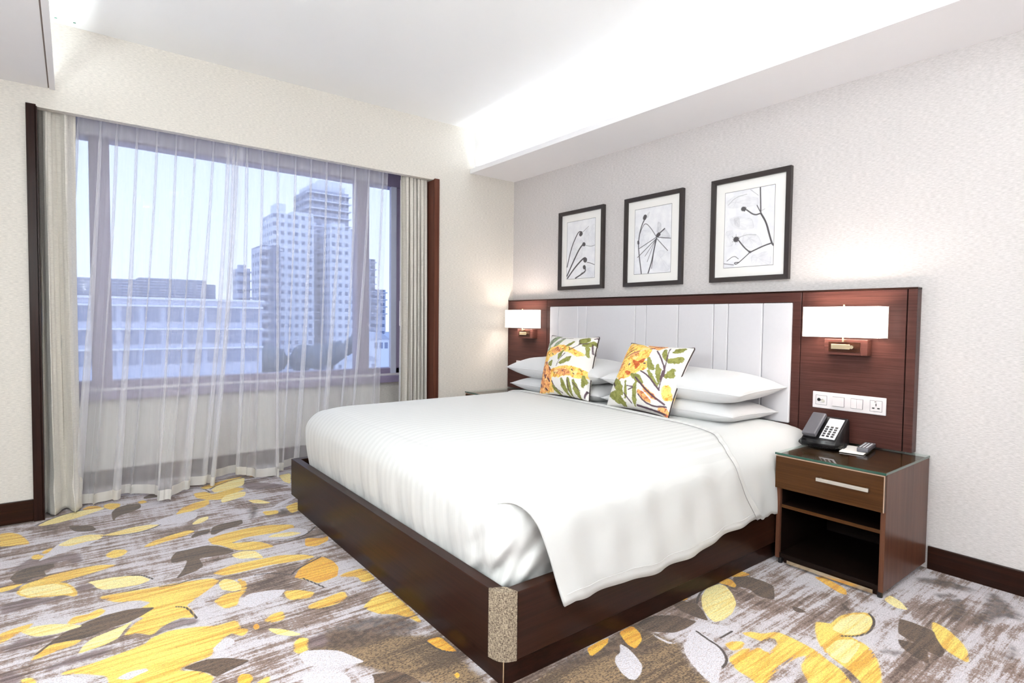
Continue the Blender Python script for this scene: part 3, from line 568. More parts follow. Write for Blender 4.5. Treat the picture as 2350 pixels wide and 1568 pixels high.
ART1 = '''
S6 0.021,0.220 0.167,0.546 0.331,0.731 0.432,0.811 0.532,0.794
B14 0.492,0.758 0.512,0.766
S8 0.021,0.062 0.249,0.308 0.452,0.510 0.592,0.588
B13 0.604,0.582 0.620,0.577
S8 0.042,0.022 0.290,0.189 0.532,0.313 0.651,0.355 0.710,0.324
B16 0.659,0.311 0.671,0.307
S7 0.331,0.013 0.572,0.081 0.691,0.125 0.659,0.193
B13 0.636,0.194 0.644,0.184
S3 0.730,0.266 0.847,0.251 0.981,0.217
S3 0.452,0.047 0.572,0.101
L 0.691,0.820 1.000,0.910 1.000,0.535 0.769,0.530 0.592,0.674
L 0.730,0.228 0.981,0.198 0.981,0.010 0.452,0.018
L 0.167,0.585 0.572,0.676 0.572,0.369 0.208,0.310
s 0.572,0.791 0.769,0.872
s 0.632,0.567 0.847,0.525 1.000,0.544
'''
ART2 = '''
S7 0.216,0.002 0.182,0.139 0.141,0.296 0.113,0.469 0.143,0.623 0.205,0.756 0.283,0.835
B17 0.277,0.853 0.289,0.869
B10 0.112,0.504 0.116,0.478
M 0.283,0.869 0.423,0.941 0.378,0.843
S8 0.404,0.012 0.495,0.176 0.568,0.407 0.613,0.521
S4 0.612,0.538 0.458,0.684 0.300,0.782 0.206,0.704 0.143,0.605
B15 0.642,0.561 0.672,0.575
M 0.612,0.605 0.640,0.770 0.730,0.729 0.732,0.596
M 0.672,0.567 0.820,0.655 0.996,0.511 0.763,0.494
S4 0.612,0.538 0.146,0.398
S4 0.613,0.521 0.100,0.263
S3 0.613,0.521 0.307,0.270
S3 0.582,0.506 0.371,0.182
S4 0.582,0.506 0.496,0.076
S4 0.613,0.521 0.911,0.321
S4 0.612,0.538 0.981,0.495
S7 0.642,0.569 0.820,0.647
L 0.645,0.336 0.940,0.319 0.985,0.025 0.497,0.026
L 0.174,0.672 0.489,0.648 0.306,0.389 0.178,0.397
L 0.027,0.753 0.174,0.672 0.144,0.536 0.030,0.561
'''
ART3 = '''
S9 0.712,0.991 0.723,0.835 0.734,0.665
S12 0.734,0.665 0.843,0.542 0.908,0.384 0.962,0.269 0.994,0.246
S9 0.734,0.665 0.611,0.649 0.452,0.736
B20 0.382,0.754 0.406,0.749
S6 0.656,0.772 0.734,0.672
s 0.521,0.986 0.678,0.896
s 0.734,0.693 0.811,0.713
S9 0.962,0.276 0.811,0.252 0.543,0.184
S9 0.543,0.184 0.429,0.249 0.300,0.359
B24 0.246,0.370 0.265,0.369
s 0.253,0.435 0.253,0.304
s 0.170,0.413 0.336,0.328
s 0.170,0.339 0.336,0.400
B10 0.534,0.191 0.548,0.187
S6 0.543,0.184 0.429,0.119 0.265,0.034 0.218,0.066 0.324,0.067
S4 0.012,0.062 0.218,0.037
S4 0.073,0.095 0.218,0.161 0.312,0.112
L 0.098,0.654 0.312,0.663 0.566,0.610 0.611,0.492 0.452,0.477 0.312,0.503 0.170,0.545
M 0.194,0.645 0.312,0.649 0.324,0.517 0.218,0.555
L 0.025,0.868 0.218,0.950 0.678,0.868 0.678,0.769 0.098,0.787
L 0.406,0.452 0.678,0.402 0.789,0.253 0.634,0.221 0.382,0.281
L 0.025,0.483 0.194,0.499 0.194,0.294 0.025,0.276
s 0.265,0.376 0.452,0.420 0.656,0.397
s 0.073,0.833 0.218,0.920 0.452,0.937
L 0.566,0.140 0.940,0.187 0.962,0.006 0.589,0.011
'''

# ============================================================ STRUCTURE
HS, HC, HP = 2.50, 2.885, 2.385       # soffit, ceiling, pelmet heights
XL, YB, ND = -4.4, -5.5, .58          # left wall, wall behind the camera, niche depth
NX0, NX1 = -3.465, -.868
def struct(name, bm, m, parent=None):
    o = obj(name, bm, m, parent)
    if parent is None: o['kind'] = 'structure'
    return o
bm = BM()
box(bm, XL-.1, NX0, 0, .8, 0, 3.0); box(bm, NX1, .2, 0, .8, 0, 3.0)
box(bm, NX0, NX1, 0, .055, HP, 3.0); box(bm, NX0, NX1, .055, .8, 2.62, 3.0)
box(bm, NX0, NX1, ND, .8, 0, .615)
struct('wall_back', bm, M['wallW'])
bm = BM(); box(bm, 0, .2, YB-.1, 0, 0, 3.0); struct('wall_right', bm, M['wallH'])
bm = BM(); box(bm, XL-.1, XL, YB-.1, 0, 0, 3.0); struct('wall_left', bm, M['wallH'])
bm = BM(); box(bm, XL-.1, .2, YB-.1, YB, 0, 3.0); struct('wall_front', bm, M['wallH'])
bm = BM(); box(bm, XL, 0, YB, 0, HC, 3.0); struct('ceiling', bm, M['ceil'])
# lowered soffits with light coves
bm = BM(); box(bm, -.448, 0, YB, 0, HS, HC); box(bm, -.472, -.448, YB, 0, HS, HS+.004)
r_ = struct('trim_1', bm, M['soffit']); r_['label'] = 'lowered ceiling soffit over the headboard wall'
bm = BM(); box(bm, -.502, -.476, YB, 0, HS-.004, HS+.036, .002)
o = obj('cove_lip', bm, M['soffit'], r_)
bm = BM(); box(bm, XL, -3.432, YB, 0, HS, HC); box(bm, -3.432, -3.41, YB, 0, HS, HS+.004)
l_ = struct('trim_2', bm, M['soffit']); l_['label'] = 'lowered ceiling soffit above the left end of the window'
bm = BM(); box(bm, -3.404, -3.378, YB, 0, HS-.004, HS+.036, .002); obj('cove_lip', bm, M['soffit'], l_)
bm = BM(); box(bm, -3.410, -3.404, YB, -.02, HS-.0015, HS+.002); obj('shadow_gap', bm, plain('taupe_groove', (120, 105, 98), .7), l_)
bm = BM(); box(bm, -.476, -.472, YB, -.001, HS+.0005, HS+.003); obj('shadow_gap', bm, M['winframe'], r_)
# baseboards
bm = BM(); box(bm, -.012, 0, YB, -3.36, 0, .113, .003); struct('baseboard_right', bm, M['dark'])
bm = BM(); box(bm, XL, NX0-.045, -.012, 0, 0, .128, .003); struct('baseboard_back', bm, M['darkx'])
bm = BM(); box(bm, NX0, NX1, ND-.012, ND, 0, .115, .003); struct('baseboard_window', bm, plain('taupe_baseboard', (92, 76, 74), .5))
# upright wooden trims at the niche
bm = BM(); box(bm, NX0-.045, NX0, -.022, .0, 0, HP+.008, .002); box(bm, NX0-.006, NX0+.004, -.022, .16, 0, HP-.002, .001); struct('trim_3', bm, M['darkz'])
bm = BM(); box(bm, NX1, NX1+.045, -.022, .0, 0, HP+.008, .002); box(bm, NX1-.006, NX1+.004, -.02, .16, 0, HP-.002, .001); struct('trim_4', bm, wood('brown_wood_upright', (74, 42, 34), (104, 62, 48), .32, 'z', .2))

# window
bm = BM()
wf = M['winframe']
box(bm, NX0, NX1, .56, .70, 2.405, 2.62, .004)             # head
box(bm, NX0, -3.37, .57, .68, .615, 2.41, .004); box(bm, -.935, NX1, .57, .68, .615, 2.41, .004)
box(bm, NX0, NX1, .57, .68, .69, .742, .004)               # bottom rail
w1 = struct('window_1', bm, wf)
bm = BM(); box(bm, -3.215, -3.10, .565, .675, .70, 2.41, .006); obj('mullion', bm, wf, w1)
bm = BM(); box(bm, -1.315, -1.20, .565, .675, .70, 2.41, .006); obj('mullion', bm, wf, w1)
bm = BM(); box(bm, NX0, NX1, .50, .70, .615, .672, .004); obj('window_sill', bm, wf, w1)
bm = BM(); box(bm, NX0, NX1, .555, .57, .672, .692, .002); obj('sill_bead', bm, M['white_plastic'], w1)
for a, b in ((-3.37, -3.215), (-3.10, -1.315), (-1.20, -.935)):
    bm = BM(); box(bm, a, b, .618, .624, .742, 2.405); obj('pane', bm, M['glass'], w1)

bm = BM(); box(bm, -.99, -.935, .56, .60, .69, 2.41, .003); obj('lit_jamb_face', bm, plain('daylit_lilac_jamb', (214, 216, 232), .6), w1)  # daylight falling on the jamb put into this pale lilac colour
# ------------------------------------------------------------ carpet
CARPET_CLASSES = 'YPWODMTBS'
def make_floor():
    h = .0085
    x0, x1, y0, y1 = -3.95, -.0, -4.05, .58
    nx, ny = int((x1-x0)/h)+1, int((y1-y0)/h)+1
    xs = np.linspace(x0, x1, nx); ys = np.linspace(y0, y1, ny)
    X, Y = np.meshgrid(xs, ys, indexing='ij')
    f = {c: np.full(X.shape, -.04) for c in CARPET_CLASSES}
    shapes = parse(CARPET)
    # more leaves of the same pattern where the photograph does not look
    r = np.random.default_rng(5)
    for i in range(90):
        cx, cy = r.uniform(-3.9, -.05), r.uniform(-4.0, .5)
        # keep clear of the traced part of the pattern
        d = np.array([cx+3.3192, cy+4.2662]); fwd2 = np.array([.6136, .7896])
        dep = d@fwd2; lat = d@np.array([.7896, -.6136])
        if dep > 1.75 and abs(lat) < .95*dep: continue
        L, wd, a = r.uniform(.12, .26), r.uniform(.035, .07), r.uniform(0, 6.28)
        tt = np.linspace(0, 1, 9); up_ = wd*np.sin(np.pi*tt**.8)
        pts = np.concatenate([np.stack([tt*L, up_], 1), np.stack([tt[::-1]*L, -up_[::-1]*.6], 1)[1:-1]])
        R = np.array([[math.cos(a), -math.sin(a)], [math.sin(a), math.cos(a)]])
        shapes.append((r.choice(list('YYPWODDM')), pts@R.T+[cx, cy]))
    for c, P in shapes:
        k = c[0]
        if k == 'S': w = float(c[1:]); P = chaikin(chaikin(P, False), False)
        else: P = chaikin(P)
        lo, hi = P.min(0)-.05, P.max(0)+.05
        i0, i1 = np.searchsorted(xs, [lo[0], hi[0]]); j0, j1 = np.searchsorted(ys, [lo[1], hi[1]])
        if i1 <= i0 or j1 <= j0: continue
        sx_, sy_ = X[i0:i1, j0:j1], Y[i0:i1, j0:j1]
        if k == 'S': sd = poly_sd(sx_, sy_, P, False)+w
        else: sd = poly_sd(sx_, sy_, P)
        f[k][i0:i1, j0:j1] = np.maximum(f[k][i0:i1, j0:j1], np.clip(sd, -.04, .04))
    # a leaf lying over another cuts the one beneath
    Z = np.zeros_like(X)
    me = gridmesh('floor', np.stack([X, Y, Z], -1))
    nv0 = nx*ny
    bm = BM(); bm.from_mesh(me)
    for q in ((XL, x0, YB, .58), (x0, x1, YB, y0)):
        vs = [bm.verts.new(p) for p in ((q[0], q[2], 0), (q[1], q[2], 0), (q[1], q[3], 0), (q[0], q[3], 0))]
        bm.faces.new(vs)
    bm.to_mesh(me); bm.free()
    for c in CARPET_CLASSES:
        v = np.full(len(me.vertices), -.04); v[:nv0] = f[c].ravel(); add_attr(me, 'c_'+c, v)
    return me
def carpet_mat():
    t = NT('leaf_patterned_carpet')
    streak = t.noise((2.4, 42, 1), 1, 6, .66, .25); cross = t.noise((28, 2.6, 1), 1, 5, .65, .2)
    patch = t.noise((1, 2.2, 1), 2.6, 4, .6, .5); fine = t.noise((1, 1, 1), 230, 2, .6); speck = t.noise((1, 1.5, 1), 95, 3, .65)
    fib = t.noise((40, 420, 1), 1, 3); mid = t.noise((1, 1, 1), 34, 4, .65)
    light, tau, brn = lin(214, 205, 210), lin(142, 117, 105), lin(78, 54, 42)
    s = t.math('ADD', t.math('MULTIPLY', streak, .44), t.math('ADD', t.math('MULTIPLY', cross, .14), t.math('MULTIPLY', patch, .52)))
    s = t.math('ADD', s, t.math('MULTIPLY', t.math('SUBTRACT', speck, .5), .26))
    base = t.mix(t.ramp(s, .515, .590), light, tau)
    base = t.mix(t.ramp(s, .585, .68), base, brn)
    base = t.mix(t.math('MULTIPLY', t.ramp(fib, .56, .72), .35), base, brn)
    def mask(k, amp=.006, extra=None, w=.0022):
        v = t.math('ADD', t.attr('c_'+k), t.math('MULTIPLY', t.math('SUBTRACT', fine, .5), amp))
        if extra is not None: v = t.math('ADD', v, extra)
        return t.ramp(v, -w, w)
    big = t.math('MULTIPLY', t.math('SUBTRACT', mid, .5), .05)
    tan = t.mix(t.ramp(speck, .44, .62), lin(158, 128, 92), lin(84, 60, 40))
    tan = t.mix(t.math('MULTIPLY', t.ramp(s, .48, .62), .75), tan, lin(62, 42, 28))
    c = t.mix(mask('T', .03, big, .02), base, tan)
    bro = t.mix(t.ramp(mid, .38, .6), lin(110, 84, 66), lin(58, 40, 32))
    c = t.mix(t.math('MULTIPLY', mask('B', .05, big, .022), .85), c, bro)
    mcol = t.mix(t.ramp(streak, .4, .62), lin(134, 112, 112), lin(88, 66, 64))
    c = t.mix(t.math('MULTIPLY', mask('M', .02, big, .012), .9), c, mcol)
    ycol = t.mix(t.ramp(streak, .40, .62), lin(250, 216, 104), lin(222, 160, 46))
    sb = t.math('MULTIPLY', t.math('SUBTRACT', .575, t.math('ADD', t.math('MULTIPLY', streak, .7), t.math('MULTIPLY', speck, .3))), .22)
    c = t.mix(mask('Y', .012, t.math('MINIMUM', sb, .005), .004), c, ycol)
    wcol = t.mix(t.ramp(speck, .48, .72), lin(224, 217, 224), lin(172, 154, 148))
    c = t.mix(mask('W'), c, wcol)
    dcol = t.mix(t.ramp(t.math('ADD', t.math('MULTIPLY', speck, .5), t.math('MULTIPLY', streak, .5)), .38, .62), lin(116, 88, 66), lin(52, 35, 24))
    c = t.mix(mask('D'), c, dcol)
    pcol = t.mix(t.ramp(streak, .42, .66), lin(252, 236, 168), lin(244, 208, 110))
    c = t.mix(mask('P'), c, pcol)
    ocol = t.mix(t.ramp(streak, .40, .62), lin(246, 190, 62), lin(222, 148, 30))
    c = t.mix(mask('O'), c, ocol)
    c = t.mix(mask('S', .004, None, .0015), c, lin(66, 50, 44))
    k = t.ramp(t.math('ADD', t.math('MULTIPLY', fine, .45), t.math('ADD', t.math('MULTIPLY', fib, .25), t.math('MULTIPLY', speck, .3))), .36, .64, .58, 1.14)
    c = t.mix(1.0, c, k, 'MULTIPLY')
    t.set(Base_Color=c, Roughness=.95, Specular_IOR_Level=.15)
    t.b.inputs['Sheen Weight'].default_value = .25
    t.bump(t.math('ADD', fine, t.math('MULTIPLY', fib, .4)), .7, .004)
    return t.m
fl = link('floor', make_floor(), carpet_mat()); fl['kind'] = 'structure'

# ============================================================ OBJECTS
# ------------------------------------------------------------ headboard
HX = -.06
hb = empty('headboard', (-.03, -1.65, 0), 'wide mahogany headboard with pale grey upholstered panels behind the bed', 'headboard')
bm = BM(); box(bm, -.045, -.002, -2.735, -.565, .30, 1.315, .002)
box(bm, HX, -.002, -2.735, -.565, 1.319, 1.374, .002); box(bm, HX, -.002, -.611, -.565, .30, 1.319, .002); box(bm, HX, -.002, -2.735, -2.688, .30, 1.319, .002)
box(bm, HX, -.045, -2.688, -.611, .30, .621, .002)
obj('frame', bm, M['head'], hb)
B('side_panel', M['head'], hb, (HX, -.002, -3.248, -2.739, .566, 1.374), bev=.002)
B('side_panel', M['head'], hb, (HX, -.002, -.562, -.036, .566, 1.374), bev=.002)
B('end_post', M['head'], hb, (HX, -.002, -3.292, -3.253, .566, 1.374), bev=.002)
B('end_post', M['head'], hb, (HX, -.002, -.032, -.010, .566, 1.374), bev=.002)
B('top_cap', M['dark'], hb, (HX-.002, -.002, -3.293, -.009, 1.3745, 1.384), bev=.0015)
seams = [-.611, -.721, -.956, -1.054, -1.547, -1.646, -1.918, -2.187, -2.288, -2.515, -2.688]
for a, b in zip(seams[:-1], seams[1:]):
    bm = BM(); box(bm, -.071, -.046, b+.0012, a-.0012, .623, 1.317, .009, 4); obj('upholstered_panel', bm, M['leather'], hb, True)

# ------------------------------------------------------------ bed frame
BX, BY0, BY1, BZ0, BZ1 = -2.254, -2.862, -.669, .095, .320
bf = empty('platform_bed', (-1.15, -1.76, 0), 'dark brown wooden platform bed frame with a tweed wrapped near corner', 'bed')
def rail(pts, m):
    bm = BM(); prism(bm, pts, BZ0, BZ1); bmesh.ops.bevel(bm, geom=bm.edges[:], offset=.0015, segments=1, affect='EDGES'); obj('rail', bm, m, bf)
k = .046
rail([(BX, BY1), (BX, BY0+.076), (BX+k, BY0+.055), (BX+k, BY1-k)], M['dark'])
rail([(BX+.062, BY0), (-.075, BY0), (-.075, BY0+k), (BX+.050, BY0+k)], M['darkx'])
rail([(BX, BY1), (BX+k, BY1-k), (-.075, BY1-k), (-.075, BY1)], M['darkx'])
# tweed corner: pie shaped pillar with a bowed outer face
A_, C_ = Vector((BX-.001, BY0+.074)), Vector((BX+.060, BY0-.001)); inner = Vector((BX+k+.002, BY0+k+.002))
pts = []
for i in range(13):
    u = i/12; p = A_.lerp(C_, u); nrm = Vector((-1, -1)).normalized()
    p = p + nrm*.020*math.sin(math.pi*u)
    pts.append((p.x, p.y))
pts.append((inner.x, inner.y))
bm = BM(); prism(bm, pts, BZ0-.002, BZ1+.003); o = obj('corner_wrap', bm, M['tweed'], bf); o['label'] = 'beige tweed corner wrap'
bm = BM()
i_ = .030
box(bm, BX+i_, BX+i_+.03, BY0+i_, BY1-i_, 0, BZ0); box(bm, BX+i_+.03, -.075, BY0+i_, BY0+i_+.03, 0, BZ0); box(bm, BX+i_+.03, -.075, BY1-i_-.03, BY1-i_, 0, BZ0)
obj('plinth', bm, M['dark'], bf)
B('corner_bead', M['brass'], bf, (BX+i_-.002, BX+i_+.001, BY0+i_-.002, BY0+i_+.001, .001, BZ0-.003), bev=.0004)
B('slat_base', M['darkx'], bf, (BX+k+.002, -.08, BY0+k+.002, BY1-k-.002, .11, .135), bev=.002)

# ------------------------------------------------------------ mattress
def rbox(x0, x1, y0, y1, z0, z1, r, n=(60, 60, 16), flat_head=False, disp=None, crown=0):
    bm = BM()
    def face(o_, du, dv, nu, nv):
        vs = [[bm.verts.new(o_+du*(i/nu)+dv*(j/nv)) for j in range(nv+1)] for i in range(nu+1)]
        for i in range(nu):
            for j in range(nv): bm.faces.new((vs[i][j], vs[i+1][j], vs[i+1][j+1], vs[i][j+1]))
    V = Vector; dx, dy, dz = V((x1-x0, 0, 0)), V((0, y1-y0, 0)), V((0, 0, z1-z0)); a = V((x0, y0, z0))
    face(a+dz, dx, dy, n[0], n[1]); face(a, dx, dy, 4, 4)
    face(a, dy, dz, n[1], n[2]); face(a+dx, dy, dz, n[1], n[2]); face(a, dx, dz, n[0], n[2]); face(a+dy, dx, dz, n[0], n[2])
    bmesh.ops.remove_doubles(bm, verts=bm.verts, dist=.0005)
    for v in bm.verts:
        p = v.co
        c = V((min(max(p.x, x0+r), x1-(0 if flat_head else r)), min(max(p.y, y0+r), y1-r), min(max(p.z, z0+.02), z1-r)))
        d = p-c
        if d.length > 1e-6:
            rr = r if p.z > z0+.02 else min(r, r)
            dd = d.normalized()*min(d.length, r) if d.length > 0 else d
            # push to the rounded surface only where the original lay outside it
            if d.length > r: p = c+d.normalized()*r
        if crown:
            ux = min(1, max(0, (p.x-x0)/(.25))); uy = min(1, max(0, (p.y-y0)/.35))*min(1, max(0, (y1-p.y)/.25))
            p = V((p.x, p.y, p.z+crown*ux*uy*max(0, (p.z-z0)/(z1-z0))))
        v.co = p
        if disp: v.co = p+disp(p)
    return bm
bm = rbox(-2.155, -.085, -2.775, -.755, .137, .59, .06, (30, 30, 8))
mt = obj('mattress', bm, M['mattress'], None, True); tag(based(mt, (-1.1, -1.76, .137)), 'thick white mattress lying inside the wooden bed frame', 'mattress')

# ------------------------------------------------------------ duvet
DX0, DY0, DY1, DZ1, DR = -2.204, -2.805, -.715, .628, .115
def ztop(x, y):
    "height of the duvet's top"
    dx = np.maximum(0, (DX0+DR)-x); dy = np.maximum(0, y-(DY1-DR))
    r = np.sqrt(np.clip(DR**2-np.clip(dx, 0, DR)**2, 0, None))-DR+np.sqrt(np.clip(DR**2-np.clip(dy, 0, DR)**2, 0, None))-DR
    ux = np.clip((x-DX0)/.25, 0, 1); uy = np.clip((y-DY0)/.35, 0, 1)*np.clip((DY1-y)/.25, 0, 1)
    return DZ1+r+.024*ux*uy
def ddisp(p):
    V = Vector((0, 0, 0))
    if p.z < .60:
        q = max(0, min(1, (.60-p.z)/.25))
        if p.x < DX0+.16:      # foot side: soft tucked ripples and a slight bulge
            V.x += -.012*math.sin(math.pi*q)+q*.006*math.sin(p.y*23+1.3*math.sin(p.y*7))+.003*q*math.sin(p.y*61)
            V.z += 0
        c = math.hypot(p.x-(DX0), p.y-DY0)
        if c < .34:            # gathered near corner
            s = (p.y-DY0)-(p.x-DX0); e = (1-c/.34)
            V += Vector((-.6, -.8, 0))*(.017*e*q*math.sin(52*(p.z*.9+.45*s))+.010*e*q*math.sin(98*(p.z*.6+.7*s)+1)+.014*e*math.sin(math.pi*q))
        if p.z < .36: V.x += .018*(.36-p.z)/.1*(1 if p.x < DX0+.2 else 0); V.y += .018*(.36-p.z)/.1*(1 if p.y < DY0+.2 else 0)
    return V
bm = rbox(DX0, -.90, DY0, DY1, .275, DZ1, DR, (90, 200, 34), True, ddisp, .024)
dv = obj('duvet', bm, M['duvet'], None, True)
# the loose top layer: its near side hangs over the rail
def headline(y):
    return np.interp(y, [-2.875, -2.80, -2.68, -2.48, -2.23, -1.85, -1.42, -.7], [-.90, -.868, -.792, -.735, -.705, -.655, -.628, -.605])
def flap(name, xl_top, xh, ynear, zhem, ofs, m, seed, nu=150, nt=110, xl_side=None, xh_side=None, edge=True):
    T = np.linspace(0, 1, nt); U = np.linspace(0, 1, nu)
    P = np.zeros((nu, nt, 3))
    ya, yb = -.735, ynear+.155
    la, lb, lc = abs(yb-ya), .24, .27
    tot = la+lb+lc
    for j, t in enumerate(T):
        s = t*tot
        if s < la: y = ya+(yb-ya)*s/la; k2 = 0; zz = None; sec = 0
        elif s < la+lb: sec = 1; k2 = (s-la)/lb
        else: sec = 2; k2 = (s-la-lb)/lc
        if sec == 0: xl, xr = xl_top(y), xh(y)
        else:
            q = (s-la)/(lb+lc); xl, xr = xl_side(q), xh_side(q)
        x = xl+(xr-xl)*U
        if sec == 0:
            z = ztop(x, np.full_like(x, max(y, DY0+.35)))*1.0
            z = z-.012*np.clip((-2.45-y)/.3, 0, 1)**2
            yy = np.full_like(x, y)
        else:
            z0_ = ztop(x, np.full_like(x, DY0+.35))-.012
            cz = z0_-.15
            if sec == 1: a = k2*math.pi/2; yy = yb-.155*math.sin(a)+0*x; z = cz+.15*math.cos(a)
            else:
                zh = zhem(x); z = cz+(zh-cz)*k2; yy = ynear-.010*k2+0*x
            w = wob(x, z*1.0, seed, 9)
            amp = .010*min(1, (s-la)/.2)
            yy = yy-amp*(w+.6)+0.004*np.sin(x*31+z*9)*min(1, (s-la)/.3)
        P[:, j, 0] = x; P[:, j, 1] = yy; P[:, j, 2] = z+ofs(x, y if sec == 0 else ynear)+.0022*wob(x, yy, seed+3, 7)
    return P
def ofs_d(x, y):
    k = np.clip((x+2.16)/.16, 0, 1)
    nearc = np.clip((-2.55-y)/.15, 0, 1)
    return -.007+.014*np.maximum(k*k*(3-2*k), nearc)
def hem_d(x): return np.interp(x, [-2.02, -1.97, -1.9, -1.75, -1.5, -1.28, -1.1, -.9, -.74], [.222, .236, .228, .225, .208, .216, .246, .260, .272])+.0025*np.sin(x*17)
P = flap('top', lambda y: np.interp(y, [-2.72, -2.5, -.7], [-2.185, -2.15, -2.15]), headline, -2.882, hem_d, ofs_d, None, 3,
         xl_side=lambda q: -2.190+.175*q**.9, xh_side=lambda q: np.interp(q, [0, .10, .25, .45, .7, 1], [-.826, -.885, -.925, -.905, -.83, -.735]))
P[:, :, 2] += (.011*np.clip((np.linspace(0, 1, P.shape[0])-.965)/.012, 0, 1)*np.clip((1.0-np.linspace(0, 1, P.shape[0]))/.004, .2, 1))[:, None]*np.clip((96-np.arange(P.shape[1]))/14, 0, 1)[None, :]
me = gridmesh('duvet_top', P)
top = link('top_layer', me, M['duvet'], dv)
sm = top.modifiers.new('thickness', 'SOLIDIFY'); sm.thickness = .009; sm.offset = 1
# stitched hem line close to the head edge
bm = BM(); edge = P[-1]; ins = P[-6]
pts = [tuple(Vector(P[-7, j])+Vector((0, 0, -.001))) for j in range(0, P.shape[1])]
top.data.materials[0] = M['duvet']
bm = BM(); tube(bm, [(p[0], p[1]-.0105*min(1, max(0, (j-76)/14)), p[2]+.0085*min(1, max(0, (96-j)/14))) for j, p in enumerate(pts)], .0016, 6); obj('hem_seam', bm, plain('dark_grey_stitching', (150, 145, 146), .8), dv); plain('grey_stitching', (200, 197, 198), .8)
tag(dv, 'white striped duvet tucked at the foot and hanging over the near bed rail', 'duvet')
# fold line of the flap bottom hem
hl = [tuple(Vector(P[i, -3])+Vector((0, -.0098, 0))) for i in range(2, P.shape[0]-2, 3)]
bm = BM(); tube(bm, hl, .0012, 5); obj('hem_seam', bm, bpy.data.materials['grey_stitching'], dv)

# ------------------------------------------------------------ sheet under the pillows
def hem_s(x): return np.interp(x, [-1.0, -.74, -.55, -.1], [.30, .262, .256, .27])+.006*np.sin(x*40)+.003*np.sin(x*113)
Ps = flap('sheet', lambda y: -1.02, lambda y: -.082, -2.853, hem_s, lambda x, y: -.010-.02*np.clip((x+.25)/.17, 0, 1)**2, None, 21, nu=80, nt=110,
          xl_side=lambda q: -1.02, xh_side=lambda q: -.085)
me = gridmesh('bed_sheet', Ps); sh = link('bed_sheet', me, M['sheet'])
sm = sh.modifiers.new('thickness', 'SOLIDIFY'); sm.thickness = .004; sm.offset = -1
tag(sh, 'crumpled white bed sheet spread under the pillows at the head end', 'bed sheet')

# ------------------------------------------------------------ pillows
def pillow_mesh(name, a, b, h, n=44, pinch=.07, seed=0, wr=.006, sag=0):
    u = np.sin(np.linspace(-1, 1, n)*math.pi/2); U, V = np.meshgrid(u, u, indexing='ij')
    X = a*U*(1-pinch*(1-V**2)); Y = b*V*(1-pinch*.8*(1-U**2))
    th = np.clip((1-np.abs(U)**3.4)*(1-np.abs(V)**3.6), 0, 1)**.52
    w = wob(U*1, V*1, seed, 4.2)
    def side(s):
        Z = s*h*th+s*wr*w*th+sag*th*(U**2)
        return np.stack([X, Y, Z], -1)
    m1 = gridmesh(name, side(1)); m2 = gridmesh(name, side(-1))
    bm = BM(); bm.from_mesh(m1); bm.from_mesh(m2); bmesh.ops.remove_doubles(bm, verts=bm.verts, dist=.0006)
    bmesh.ops.recalc_face_normals(bm, faces=bm.faces[:]); bm.to_mesh(m1); bm.free(); bpy.data.meshes.remove(m2)
    for p in m1.polygons: p.use_smooth = True
    return m1
def place_pillow(loc, rot, size, seed, label):
    me = pillow_mesh('pillow', size[0], size[1], size[2], seed=seed)
    me.materials.append(M['pillow'])
    me.transform(Matrix.Translation((0, 0, size[2])))
    o = bpy.data.objects.new('pillow', me); COL.objects.link(o); o.location = (loc[0], loc[1], loc[2]-size[2]); o.rotation_euler = rot
    # raised flange seam running round the case
    n = 30; pts = []
    for (A, Bq) in (((-1, -1), (1, -1)), ((1, -1), (1, 1)), ((1, 1), (-1, 1)), ((-1, 1), (-1, -1))):
        for i in range(n):
            U = A[0]+(Bq[0]-A[0])*i/n; V = A[1]+(Bq[1]-A[1])*i/n
            pts.append((size[0]*U*(1-.07*(1-V**2)), size[1]*V*(1-.056*(1-U**2)), size[2]))
    bm = BM(); tube(bm, pts, .0028, 6, True); s = obj('seam', bm, M['pillow']); s.parent = o
    return tag(o, label, 'pillow', 'white bed pillows')
place_pillow((-.335, -2.170, .690), (0, .03, .01), (.245, .465, .072), 1, 'lower white pillow of the stack nearer the telephone')
place_pillow((-.335, -2.190, .828), (.01, -.03, .01), (.25, .490, .090), 2, 'upper white pillow of the stack nearer the telephone')
place_pillow((-.335, -1.205, .692), (0, .03, -.01), (.245, .485, .072), 3, 'lower white pillow of the stack nearer the window')
place_pillow((-.335, -1.180, .832), (0, -.03, 0), (.25, .500, .090), 4, 'upper white pillow of the stack nearer the window')

